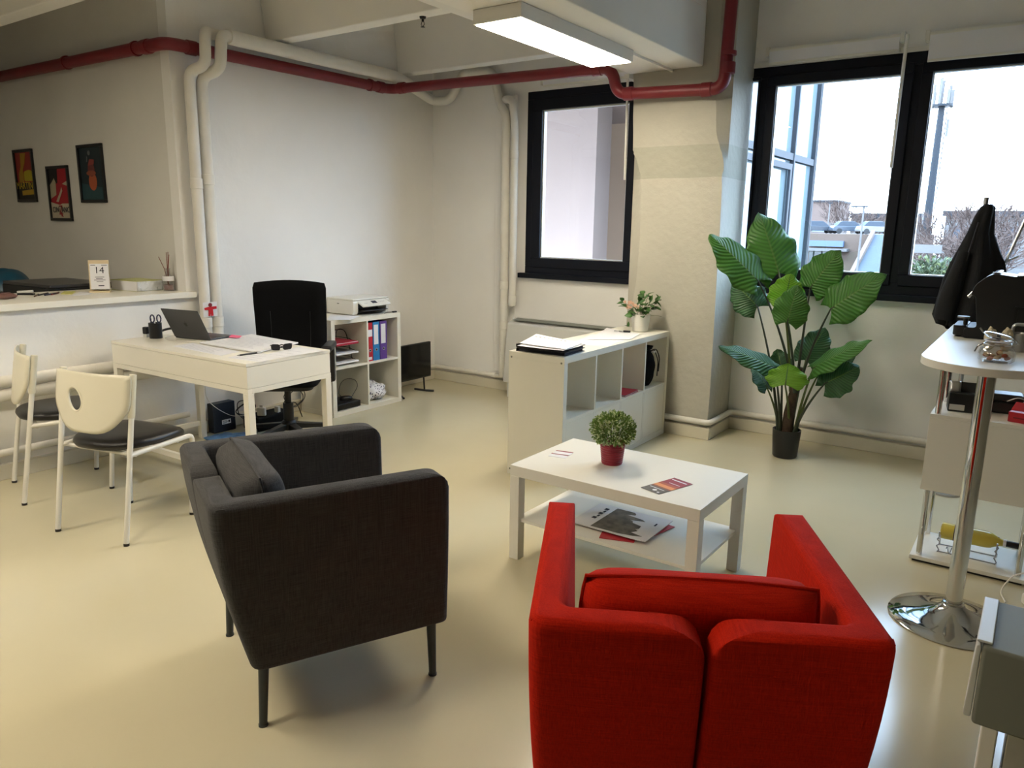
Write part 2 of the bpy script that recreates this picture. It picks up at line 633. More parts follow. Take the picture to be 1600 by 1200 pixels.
# concrete ceiling beams: ribs along x, wide main beam along y, soffit strip beside it
ZR = 2.78
for k, y in enumerate((-1.67, -0.30, 1.07, 2.44, 3.81, 5.19)):
    f = [(y-0.06, ZR), (y+0.06, ZR), (y+0.12, ZC), (y-0.12, ZC)]
    struct('ceiling_rib', prism(nb(), f, 'x', -9.1 if y < 2.8 else XL, -3.2), M['ceil'], bevel=0.01, seg=1)
struct('ceiling_soffit', B((-3.2, -9.0, ZR), (-2.62, YB, ZC)), M['ceil'], smooth=False)
bm = nb()
box(bm, (-2.62, -9.0, 2.575), (-2.07, YP, ZC))
struct('main_beam', bm, M['ceil'], bevel=0.008, seg=1)
struct('trim_4', B((-2.30, 4.42, 2.560), (-2.285, YP-0.002, 2.5745)), M['ceil'], smooth=False)
struct('trim_5', B((-2.0695, 1.0, 2.93), (-2.064, YP-0.1, 2.945)), M['ceil'], smooth=False)
struct('trim_1', B((-4.12, YB-0.028, 0.165), (-3.905, YB-0.0005, 2.60)), M['wall'], bevel=0.004, seg=1)

# baseboards
struct('baseboard_left', B((XL+0.0005, 2.99, 0), (XL+0.045, 5.55, 0.088)), M['base'], bevel=0.004)
struct('baseboard_low', B((XL+0.0005, -2.5, 0), (XL+0.045, 2.985, 0.088)), M['base'], bevel=0.004)
struct('baseboard_back', B((XL+0.0005, 5.552, 0), (-2.57, YB-0.0005, 0.088)), M['base'], bevel=0.004)
bm = nb()
box(bm, (-2.57, YP-0.035, 0), (-1.838, YP-0.0005, 0.088))
box(bm, (-1.870, YP, 0), (-1.838, 5.552, 0.088))
box(bm, (-1.870, 5.5525, 0), (7.1, YB-0.0005, 0.088))
struct('baseboard_window', bm, M['base'], bevel=0.004)

# windows
def frame_rect(bm, x0, x1, z0, z1, t, y0, y1, tb=None):
    tb = t if tb is None else tb
    box(bm, (x0, y0, z0), (x1, y1, z0+tb))
    box(bm, (x0, y0, z1-t), (x1, y1, z1))
    box(bm, (x0, y0, z0+tb), (x0+t, y1, z1-t))
    box(bm, (x1-t, y0, z0+tb), (x1, y1, z1-t))
    return bm
def pane(name, x0, x1, z0, z1, y, parent):
    return obj(name, B((x0, y, z0), (x1, y+0.006, z1)), M['glass'], parent, smooth=False)
w1 = bpy.data.objects.new('window_1', None)
COL.objects.link(w1)
w1['kind'] = 'structure'
obj('outer_frame', frame_rect(nb(), W1[0], W1[1], W1[2], W1[3], 0.065, 5.598, 5.68), M['black_frame'], w1, bevel=0.004)
obj('sash', frame_rect(nb(), W1[0]+0.063, W1[1]-0.063, W1[2]+0.055, W1[3]-0.063, 0.092, 5.588, 5.665, 0.082), M['black_frame'], w1, bevel=0.006)
obj('glazing_bead', frame_rect(nb(), W1[0]+0.153, W1[1]-0.153, W1[2]+0.135, W1[3]-0.153, 0.012, 5.61, 5.65), M['lgrey'], w1)
pane('pane', W1[0]+0.155, W1[1]-0.155, W1[2]+0.137, W1[3]-0.155, 5.63, w1)
obj('window_sill', B((W1[0]-0.05, 5.555, 1.050), (W1[1], 5.62, 1.092)), M['black_frame'], w1, bevel=0.003)
w2 = bpy.data.objects.new('window_2', None)
COL.objects.link(w2)
w2['kind'] = 'structure'
bm = frame_rect(nb(), W2[0], W2[1], W2[2], W2[3], 0.075, 5.598, 5.69)
box(bm, (-1.815, 5.599, 1.165), (-1.765, 5.689, 2.54))
box(bm, (-0.895, 5.599, 1.165), (-0.755, 5.689, 2.54))
obj('outer_frame', bm, M['black_frame'], w2, bevel=0.004)
for i, (a, b) in enumerate(((-2.38, -1.812), (-1.768, -0.845), (-0.80, 0.56))):
    t = 0.02 if i == 0 else 0.065
    obj('sash', frame_rect(nb(), a, b, 1.150, 2.552, t, 5.585, 5.66, 0.075), M['black_frame'], w2, bevel=0.006)
    obj('glazing_bead', frame_rect(nb(), a+t-0.002, b-t+0.002, 1.223, 2.552-t+0.002, 0.008, 5.605, 5.648), M['lgrey'], w2)
    pane('pane', a+t, b-t, 1.225, 2.552-t, 5.625, w2)
obj('window_sill', B((-1.875, 5.54, 1.050), (W2[1]+0.05, 5.61, 1.092)), M['black_frame'], w2, bevel=0.003)
struct('trim_2', B((-1.90, 5.585, 2.615), (-0.70, 5.5995, 2.645)), M['white'], smooth=False)
struct('trim_3', B((-0.70, 5.585, 2.615), (0.62, 5.5995, 2.645)), M['white'], smooth=False)

# ------------------------------------------------------------------ roller blinds
M['blind'] = mat('blind_cloth', '#e6e6ea', 0.8, bump=0.1, bscale=200)
def blind(label, x0, x1, wand, zb, ztop=2.735, y=5.555):
    t = thing('roller_blind', label, 'blind', ((x0+x1)/2, y, ztop), 0, 'roller blinds over the windows')
    L = (x1-x0)/2
    obj('roller', cyl(nb(), (-L, 0, -0.025), (L, 0, -0.025), 0.026, seg=18), M['white'], t)
    bm = nb()
    box(bm, (-L+0.015, -0.027, zb-ztop), (L-0.015, -0.0255, -0.025))
    obj('cloth', bm, M['blind'], t, smooth=False)
    obj('bottom_rail', B((-L+0.015, -0.031, zb-ztop-0.012), (L-0.015, -0.021, zb-ztop+0.004)), M['white'], t, bevel=0.002)
    for s in (-1, 1):
        obj('bracket', B((s*L-0.012, -0.03, -0.055), (s*L+0.012, 0.044, 0.006)), M['white'], t, bevel=0.003)
    if wand:
        wx, wl = wand
        obj('wand', tube(nb(), [(wx-(x0+x1)/2, -0.045, -0.02), (wx-(x0+x1)/2-0.004, -0.05, -wl*0.5), (wx-(x0+x1)/2-0.006, -0.05, -wl)], 0.0105, 8), M['white'], t)
blind('white roller blind over the middle pane beside the pillar, wand at its right end', -1.765, -0.925, (-0.895, 0.82), 2.625, ztop=2.725)
blind('white roller blind at the right edge above the black coat', -0.785, 0.55, None, 2.545, ztop=2.715)
blind('white roller blind above the narrow window with a pale wand hanging over the glass', -3.62, -2.80, (-2.78, 0.0), 2.64, ztop=2.70)
b3 = [o for o in COL.objects if o.name.startswith('roller_blind')][-1]
for c in list(b3.children):
    if c.name.startswith('wand'): bpy.data.objects.remove(c)
q0, q1 = at(981, 122, 'y', 5.30), at(976, 281, 'y', 5.30)
bm = tube(nb(), [q0, q0.lerp(q1, 0.5)+Vector((0, 0, 0)), q1], 0.009, 8)
box(bm, (q0.x-0.02, 5.28, q0.z-0.005), (q0.x+0.02, 5.552, q0.z+0.025))
bm.transform(Matrix.Translation(-b3.location))
obj('wand', bm, M['whitemetal'], b3)

# ------------------------------------------------------------------ ceiling lights
M['lamp_white'] = mat('lamp_housing', '#dcdad4', 0.4)
M['lamp_emit'] = emit_mat('lamp_diffuser', (1.0, 0.88, 0.69), LAMP_EMIT)
def lamp(label, x, y0, rot=0, z=2.50):
    t = thing('ceiling_light', label, 'ceiling light', (x, y0+0.61, z), rot, 'long panel ceiling lights')
    bm = nb()
    box(bm, (-0.15, -0.61, 0.004), (0.15, 0.61, 0.0735))
    obj('housing', bm, M['lamp_white'], t, bevel=0.003)
    obj('diffuser', B((-0.138, -0.598, 0.0), (0.138, 0.598, 0.0045)), M['lamp_emit'], t, smooth=False)
    return t
lamp('long white lit ceiling light on the beam beside the pillar', -2.405, 3.25)
lamp('long ceiling light on the same beam nearer the viewer, out of the picture', -2.405, -0.35)
lamp('added long fill light under the ribs above the counter side, out of the picture', -4.25, -0.25, 0, 2.705)  # unseen lamp, added to brighten the left floor and the poster wall
# ------------------------------------------------------------------ pipes
def pipe_thing(name, label, cat, pts, r, m, fil=0.06, joints=(), clamps=(), seg=16, group=None, run=0):
    t = thing(name, label, cat, pts[0], 0, group)
    o0 = Vector(pts[0])
    loc = [Vector(p)-o0 for p in pts]
    path = fillet(loc, fil, 6)
    rr = [r*(run if run and (p+o0).z > 2.62 and 3.30 < (p+o0).y < 5.45 else 1.0) for p in path]
    obj('pipe', tube(nb(), path, rr, seg), m, t)
    for p, d in joints:
        p = Vector(p)-o0
        d = Vector(d).normalized()
        obj('coupling', cyl(nb(), p-d*0.035, p+d*0.035, r*1.16, seg=seg), m, t, bevel=0.004)
    for p, d, wallp in clamps:
        p = Vector(p)-o0
        d = Vector(d).normalized()
        bm = cyl(nb(), p-d*0.012, p+d*0.012, r*1.2, seg=seg)
        cyl(bm, p, Vector(wallp)-o0, 0.008, seg=8)
        obj('clamp', bm, m, t)
    return t
zr = 2.628
rp = [(-9.05, 2.925, zr+0.02), (-4.795, 2.925, zr-0.012), (-4.795, 4.96, zr), (-2.66, 4.965, zr-0.035), (-2.655, 5.03, 2.425), (-1.885, 5.065, 2.405), (-1.865, 5.065, 3.28)]
pipe_thing('red_pipe', 'dark red painted pipe running under the ceiling and round the pillar', 'pipe', rp, 0.040, M['pipered'], 0.09,
    joints=[((-5.02, 2.925, zr-0.012), (1, 0, 0)), ((-4.795, 3.10, zr-0.012), (0, 1, 0)), ((-4.795, 4.84, zr), (0, 1, 0)), ((-4.66, 4.96, zr), (1, 0, 0)), ((-2.78, 4.963, zr-0.033), (1, 0, 0)), ((-2.56, 5.035, 2.424), (1, 0.05, 0)), ((-2.00, 5.06, 2.408), (1, 0.05, 0)), ((-1.866, 5.065, 2.53), (0, 0, 1))],
    clamps=[((-6.10, 2.925, zr), (1, 0, 0), (-6.10, 2.984, zr)), ((-5.15, 2.925, zr-0.01), (1, 0, 0), (-5.15, 2.984, zr-0.01)), ((-4.795, 4.72, zr), (0, 1, 0), (-4.869, 4.72, zr)), ((-1.866, 5.065, 2.62), (0, 0, 1), (-1.93, YP-0.001, 2.62))])
rw = 0.036
# two wrapped risers at the left corner
pipe_thing('white_pipe', 'white wrapped riser nearest the wall corner, stepping over the red pipe', 'pipe',
    [(-4.80, -1.2, 0.582), (-4.80, 3.075, 0.582), (-4.80, 3.075, 2.47), (-4.69, 3.13, 2.50), (-4.69, 3.14, 2.715), (-4.80, 3.24, 2.735), (-4.80, 4.6, 2.735)], rw, M['pipew'], 0.075,
    joints=[((-4.80, 3.075, 1.75), (0, 0, 1)), ((-4.80, 3.075, 0.80), (0, 0, 1))], group='white wrapped heating pipes')
pipe_thing('white_pipe', 'white wrapped riser right of its twin, running on above the red pipe', 'pipe',
    [(-4.80, -1.2, 0.505), (-4.80, 3.165, 0.505), (-4.80, 3.165, 2.45), (-4.66, 3.22, 2.49), (-4.66, 3.24, 2.71), (-4.70, 3.36, 2.715), (-4.72, 3.8, 2.72), (-4.735, 4.4, 2.725), (-4.745, 4.85, 2.73), (-4.76, 5.05, 2.725), (-4.78, 5.50, 2.60), (-4.60, 5.53, 2.60), (-4.45, 5.53, 2.83), (-4.12, 5.53, 2.80), (-4.04, 5.53, 2.52), (-3.955, 5.50, 2.44), (-3.955, 5.50, 0.155), (-3.955, 5.50, 0.14)], rw*1.06, M['pipew'], 0.07,
    joints=[((-4.80, 3.165, 1.78), (0, 0, 1)), ((-3.955, 5.50, 0.98), (0, 0, 1)), ((-3.955, 5.50, 0.62), (0, 0, 1)), ((-4.80, 3.165, 0.80), (0, 0, 1))], group='white wrapped heating pipes', run=1.25)
pipe_thing('white_pipe', 'white riser touching the left edge of the narrow window', 'pipe',
    [(-4.0, 5.545, 2.56), (-3.93, 5.49, 2.555), (-3.865, 5.47, 2.53), (-3.862, 5.50, 2.30), (-3.862, 5.50, 0.80)], rw*0.9, M['pipew'], 0.06,
    joints=[((-3.862, 5.50, 0.86), (0, 0, 1)), ((-3.862, 5.50, 2.1), (0, 0, 1))], group='white wrapped heating pipes')
def low_pipe(label, pts, clamps=()):
    return pipe_thing('low_pipe', label, 'pipe', pts, 0.021, M['pipew'], 0.05, clamps=clamps, group='low pipes above the baseboards')
zb = 0.128
low_pipe('thin white pipe along the low counter wall above its baseboard', [(-4.815, -1.2, 0.165), (-4.815, 2.9, 0.165)], [((-4.815, 2.2, 0.165), (0, 1, 0), (-4.869, 2.2, 0.165))])
low_pipe('thin white pipe along the back wall under the tall risers', [(-4.82, 4.70, zb), (-4.82, 5.555, zb), (-3.87, 5.555, zb)], [((-4.52, 5.555, zb), (1, 0, 0), (-4.52, 5.599, zb)), ((-4.09, 5.555, zb), (1, 0, 0), (-4.09, 5.599, zb))])
low_pipe('thin white pipe wrapping the pillar foot and running behind the tall plant', [(-2.55, YP-0.03, zb), (-1.84, YP-0.03, zb), (-1.84, 5.565, zb), (6.9, 5.565, zb)], [((-1.2, 5.565, zb), (1, 0, 0), (-1.2, 5.599, zb))])
# fan-coil cover below the narrow window
t = thing('convector', 'low pale grey sloping convector cover under the narrow window', 'heater', (-3.22, 5.47, 0))
obj('cover', prism(nb(), rpoly([(-0.16, 0.14), (0.08, 0.14), (0.08, 0.70), (0.02, 0.70), (-0.10, 0.66)], 0.012, 2), 'x', -0.60, 0.60), M['lgrey'], t, bevel=0.004)
obj('vent_grille', B((-0.55, -0.075, 0.689), (0.55, -0.01, 0.693), Matrix.Rotation(R(12), 4, 'X') @ Matrix.Translation((0, 0.14, 0.0))), M['greyplastic'], t)
obj('foot', B((-0.58, -0.12, 0), (-0.53, 0.06, 0.141)), M['lgrey'], t)
obj('foot', B((0.53, -0.12, 0), (0.58, 0.06, 0.141)), M['lgrey'], t)
# sprinkler head
q = at(672, 30, 'z', ZR)
t = thing('sprinkler', 'small metal sprinkler head hanging from the ceiling rib', 'sprinkler', (q.x, 3.83, ZR))
bm = lathe(nb(), [(0, 0), (0.022, 0), (0.018, -0.012), (0.008, -0.015), (0.008, -0.03), (0, -0.03)], 14)
obj('body', bm, M['bmetal'], t)
bm = tube(nb(), [(0.008, 0, -0.03), (0.014, 0, -0.045), (0, 0, -0.06), (-0.014, 0, -0.045), (-0.008, 0, -0.03)], 0.0025, 6)
lathe(bm, [(0, -0.062), (0.015, -0.062), (0.013, -0.059), (0, -0.059)], 14)
obj('deflector', bm, M['bmetal'], t)

# ------------------------------------------------------------------ armchairs
def armchair(label, loc, rotz, fab, legm):
    t = thing('armchair', label, 'armchair', loc, rotz, 'low fabric armchairs')
    # each half is one padded L: arm panel running round the corner into half of the back
    ZB, ZTOP = 0.205, 0.745
    for s in (-1, 1):
        c0 = 0.0035
        out = rpoly([(c0, -0.024), (0.334, -0.024), (0.332, 0.606), (0.262, 0.606), (0.262, 0.056), (c0, 0.056)], [0.022, 0.042, 0.030, 0.030, 0.014, 0.014], 6)
        bm = nb()
        RT, RB = 0.024, 0.012
        lv = [(ZB+RB-RB*math.cos(PI/2*k/3), RB*(1-math.sin(PI/2*k/3))) for k in range(4)]
        lv += [(z, 0.0) for z in (0.28, 0.35, 0.42, 0.49, 0.56, 0.62, 0.665, 0.685, 0.705, ZTOP-RT)]
        lv += [(ZTOP-RT+RT*math.sin(PI/2*k/6), RT*(1-math.cos(PI/2*k/6))) for k in range(1, 7)]
        nrm = []
        for i in range(len(out)):
            d = Vector((out[(i+1) % len(out)][0]-out[i-1][0], out[(i+1) % len(out)][1]-out[i-1][1]))
            d.normalize()
            nrm.append((d.y, -d.x))
        rings, edge = [], []
        for z, ins in lv:
            k = (z-ZB)/(ZTOP-ZB)
            rr = 0.080
            dz = max(0.0, z-(ZTOP-rr))
            cut = rr-math.sqrt(max(0.0, rr*rr-dz*dz))
            ring = []
            for (x, y), (nx, ny) in zip(out, nrm):
                x, y = x-nx*ins, y-ny*ins
                x = max(x, c0+ins+cut)
                y = min(y, 0.606-ins-cut) if y > 0.3 else y
                w_ = 1.0 if y < 0.06 else max(0.0, 1-(y-0.06)/0.50)
                # belly of the padding
                x2 = x*(1+0.066*k)+0.006*math.sin(PI*k)*(1 if x > 0.3 else 0)
                ring.append(Vector((s*x2, y-0.096*(1-(1-k)**1.6)*w_, z)))
            rings.append([bm.verts.new(p) for p in ring])
            if ins < 0.004: last = ring
        n = len(out)
        for A, C in zip(rings, rings[1:]):
            for i in range(n):
                bm.faces.new((A[i], A[(i+1) % n], C[(i+1) % n], C[i]))
        bm.faces.new(rings[0][::-1])
        bm.faces.new(rings[-1])
        bmesh.ops.remove_doubles(bm, verts=bm.verts[:], dist=2e-4)
        sh = obj('side_shell', bm, fab, t, ang=60)
        # seam running along the outer top edge
        m_ = [p for p in last if abs(p.x) > 0.345 and p.y < 0.53]
        m_.sort(key=lambda p: p.y)
        if len(m_) > 1:
            a, b_ = m_[0], m_[-1]
            path = [a.lerp(b_, q/10)+Vector((0, 0, 0)) for q in range(11)]
            obj('seam', tube(nb(), path, 0.0022, 6), fab, sh)
    obj('front_rail', B((-0.262, 0.50, 0.21), (0.262, 0.585, 0.30)), fab, t, bevel=0.012, seg=3)
    obj('seat_base', B((-0.262, 0.045, 0.215), (0.262, 0.50, 0.285)), fab, t, bevel=0.006)
    obj('seat_cushion', B((-0.258, 0.05, 0.287), (0.258, 0.595, 0.425)), fab, t, bevel=0.035, seg=5)
    Mx = Matrix.Translation((0, 0.066, 0.605)) @ Matrix.Rotation(R(99), 4, 'X')
    cu = obj('back_cushion', pillow(nb(), 0.51, 0.35, 0.15, Mx, 18, 8.0, 0.005, 3), fab, t, ang=80)
    n = 40
    rim = []
    for k in range(4*10):
        a, b = divmod(k, 10)
        u = -1+2*b/10
        uv = ((u, -1), (1, u), (-u, 1), (-1, -u))[a]
        pin = 1-0.05*(uv[0]**2*uv[1]**2)
        rim.append(Mx @ Vector((uv[0]*0.255*pin, uv[1]*0.175*pin, 0)))
    obj('piping', tube(nb(), rim, 0.0045, 6, closed=True), fab, cu)
    for (x, y) in ((-0.292, 0.0), (0.292, 0.0), (-0.292, 0.562), (0.292, 0.562)):
        bm = cyl(nb(), (x, y, 0.0), (x, y, 0.006), 0.0145, seg=16)
        cyl(bm, (x, y, 0.006), (x*0.995, y+(0.012 if y < 0.1 else -0.004), 0.215), 0.0125, 0.0165, seg=16)
        obj('leg', bm, legm, t)
    return t
armchair('dark grey linen armchair on grey steel legs with a loose back cushion', (-2.036, 1.358, 0), R(-25.2), M['greyfab'], M['greyleg'])
armchair('red fabric armchair in the foreground seen from behind', (-0.494, 1.409, 0), R(29.0), M['redfab'], M['greyleg'])

# ------------------------------------------------------------------ coffee table
t = thing('coffee_table', 'white low coffee table with a lower shelf behind the red armchair', 'coffee table', (-1.860, 2.652, 0), R(-0.6))
obj('tabletop', B((0, 0, 0.40), (0.90, 0.55, 0.45)), M['white'], t, bevel=0.002)
for x in (0, 0.85):
    for y in (0, 0.50):
        obj('leg', B((x+0.0005, y+0.0005, 0), (x+0.0495, y+0.0495, 0.3995)), M['white'], t, bevel=0.0015)
obj('lower_shelf', B((0.02, 0.02, 0.180), (0.88, 0.53, 0.195)), M['white'], t, bevel=0.001)

# ------------------------------------------------------------------ shelf units
def shelf_unit(label, loc, rotz, ncol, depth, doors, group=None):
    w_ = ncol*0.3365+(ncol-1)*0.016+0.076
    t = thing('shelf_unit', label, 'shelf unit', loc, rotz, group)
    H = 0.77
    # local: x along front, y depth going back from the front at 0
    obj('top_panel', B((0, 0, H-0.038), (w_, depth, H)), M['shelfwhite'], t, bevel=0.001)
    obj('bottom_panel', B((0, 0, 0.0), (w_, depth, 0.038)), M['shelfwhite'], t, bevel=0.001)
    for k, (a, b) in enumerate(((0, 0.038), (w_-0.038, w_))):
        sp = obj('side_panel', B((a, 0, 0.0381), (b, depth, H-0.0381)), M['shelfwhite'], t, bevel=0.001)
    xs = [0.038]
    for k in range(ncol-1):
        x = 0.038+0.3365*(k+1)+0.016*k
        obj('divider', B((x, 0.001, 0.0381), (x+0.016, depth-0.001, H-0.0381)), M['shelfwhite'], t)
        xs.append(x+0.016)
    zm = (H-0.016)/2
    for x in xs:
        obj('shelf_board', B((x+0.0002, 0.001, zm), (x+0.3363, depth-0.001, zm+0.016)), M['shelfwhite'], t)
        if doors:
            bm = nb()
            box(bm, (x+0.002, 0.001, 0.040), (x+0.3345, 0.018, zm-0.002))
            d = obj('door', bm, M['shelfwhite'], t, bevel=0.0015)
            obj('door_case', B((x+0.004, 0.0185, 0.042), (x+0.3325, depth-0.02, zm-0.004)), M['shelfwhite'], d)
    return t
ku = shelf_unit('long white cube shelf with lower doors standing against the pillar', (-2.179, 3.632, 0), R(90), 4, 0.39, True, 'white cube shelf units')
for y in (0.02, 0.37):
    obj('screw_cap', cyl(nb(), (-0.002, y, 0.735), (0.0005, y, 0.735), 0.006, seg=12), M['greyplastic'], ku)
obj('screw_cap', cyl(nb(), (-0.002, 0.37, 0.035), (0.0005, 0.37, 0.035), 0.006, seg=12), M['greyplastic'], ku)
k2 = shelf_unit('small white four-cube shelf behind the desk with folders and a printer', (-4.417, 3.878, 0), R(90), 2, 0.385, False, 'white cube shelf units')

# ------------------------------------------------------------------ desk
t = thing('desk', 'white office desk with drawer casing and slim square legs', 'desk', (-3.419, 2.408, 0), R(2.0))
# local x from -1.31 to 0 (toward the wall), y 0..0.60
obj('desktop', B((-1.31, 0, 0.742), (0, 0.60, 0.76)), M['desk'], t, bevel=0.002)
obj('drawer_casing', B((-1.308, 0.002, 0.6215), (-0.002, 0.598, 0.7405)), M['desk'], t, bevel=0.0015)
bm = nb()
box(bm, (-1.31, 0, 0.592), (0, 0.03, 0.620))
box(bm, (-1.31, 0.57, 0.592), (0, 0.60, 0.620))
box(bm, (-1.31, 0.03, 0.592), (-1.28, 0.57, 0.620))
box(bm, (-0.03, 0.03, 0.592), (0, 0.57, 0.620))
obj('frame_rail', bm, M['desk'], t, bevel=0.001)
for x in (-1.31, -0.042):
    for y in (0, 0.558):
        obj('leg', B((x, y, 0), (x+0.042, y+0.042, 0.5915)), M['desk'], t, bevel=0.002)
obj('stretcher', B((-1.267, 0.010, 0.095), (-0.043, 0.034, 0.128)), M['desk'], t, bevel=0.001)
obj('stretcher', B((-1.302, 0.043, 0.095), (-1.276, 0.557, 0.128)), M['desk'], t, bevel=0.001)

# ------------------------------------------------------------------ office chair
t = thing('office_chair', 'black high-backed swivel office chair behind the desk', 'office chair', (-4.235, 3.305, 0), R(40))
# local: faces -y ; x right
def back_pt(u, v):
    x = u*0.255*(0.96+0.05*v-0.10*max(0, v-0.85)/0.15*0.0)
    z = 0.50+v*0.60
    if v > 0.92: x *= 1-0.05*((v-0.92)/0.08)**2
    z += -0.018*u*u*v
    y = 0.215+0.055*v-0.05*u*u*0.6+0.02*math.sin(v*5)
    return x, y, z
g, gb = [], []
for i in range(17):
    r1, r2 = [], []
    for j in range(13):
        u, v = -1+2*j/12, i/16
        x, y, z = back_pt(u, v)
        e = max(abs(u), abs(2*v-1))
        th = 0.035*(1-max(0, (e-0.86)/0.14)**2)**0.5 if e < 1 else 0.0
        seam = 0.006*math.exp(-((v-0.64)/0.012)**2)
        r1.append((x, y-th+seam, z))
        r2.append((x, y+th, z))
    g.append(r1)
    gb.append(r2[::-1])
bm = nb()
sheet(bm, g)
sheet(bm, gb)
bmesh.ops.remove_doubles(bm, verts=bm.verts[:], dist=1e-5)
obj('backrest', bm, M['bfabric'], t, ang=70)
for s in (-1, 1):
    pts = []
    for k in range(9):
        x, y, z = back_pt(s*0.55, k/8*0.62+0.02)
        pts.append((x, y-0.0345, z))
    obj('stitching', tube(nb(), pts, 0.0022, 5), M['bplastic'], t)
sh = rpoly([(-0.25, -0.26), (0.25, -0.26), (0.24, 0.20), (-0.24, 0.20)], [0.10, 0.10, 0.08, 0.08], 6)
obj('seat', prism(nb(), sh, 'z', 0.415, 0.50), M['bfabric'], t, bevel=0.03, seg=4)
obj('seat_pan', prism(nb(), [(p[0]*0.8, p[1]*0.8) for p in sh], 'z', 0.385, 0.414), M['bplastic'], t, bevel=0.005)
obj('back_bar', B((-0.035, 0.10, 0.372), (0.035, 0.27, 0.386)), M['bmetal'], t)
obj('back_bar', B((-0.035, 0.253, 0.386), (0.035, 0.27, 0.62)), M['bmetal'], t)
for s in (-1, 1):
    pts = fillet([(s*0.25, 0.12, 0.40), (s*0.30, 0.12, 0.40), (s*0.30, 0.08, 0.66)], 0.05, 4)
    a = obj('armrest', tube(nb(), pts, 0.020, 10), M['bplastic'], t)
    bm = prism(nb(), rpoly([(s*0.30-0.035, -0.15), (s*0.30+0.035, -0.15), (s*0.30+0.035, 0.13), (s*0.30-0.035, 0.13)], 0.03, 4), 'z', 0.645, 0.685)
    obj('arm_pad', bm, M['bplastic'], a, bevel=0.012, seg=3)
    bm = B((s*0.30-0.022, 0.045, 0.40), (s*0.30+0.022, 0.105, 0.647))
    obj('arm_post', bm, M['bplastic'], a, bevel=0.01)
bm = cyl(nb(), (0, 0, 0.11), (0, 0, 0.26), 0.036, seg=18)
cyl(bm, (0, 0, 0.26), (0, 0, 0.385), 0.022, seg=18)
obj('gas_column', bm, M['bplastic'], t)
obj('hub', lathe(nb(), [(0, 0.07), (0.05, 0.07), (0.055, 0.12), (0.04, 0.135), (0, 0.135)], 20), M['bplastic'], t)
for k in range(5):
    a = R(72*k+20)
    d = Vector((math.cos(a), math.sin(a), 0))
    n_ = Vector((-d.y, d.x, 0))
    bm = nb()
    P = []
    for s_, wd, z0, z1 in ((0.03, 0.028, 0.075, 0.118), (0.28, 0.018, 0.062, 0.085)):
        P.append([bm.verts.new(d*s_+n_*wd*sx+Vector((0, 0, zz))) for sx, zz in ((-1, z0), (1, z0), (1, z1), (-1, z1))])
    for i in range(4): bm.faces.new((P[0][i], P[0][(i+1) % 4], P[1][(i+1) % 4], P[1][i]))
    bm.faces.new(P[0][::-1])
    bm.faces.new(P[1])
    lg = obj('base_leg', bm, M['bplastic'], t, bevel=0.004)
    c = d*0.285
    bm = nb()
    for s in (-1, 1):
        cyl(bm, c+n_*(0.006*s)+Vector((0, 0, 0.026)), c+n_*(0.022*s)+Vector((0, 0, 0.026)), 0.026, seg=16)
    cyl(bm, c+Vector((0, 0, 0.03)), c+Vector((0, 0, 0.07)), 0.006, seg=8)
    obj('caster', bm, M['bplastic'], lg)

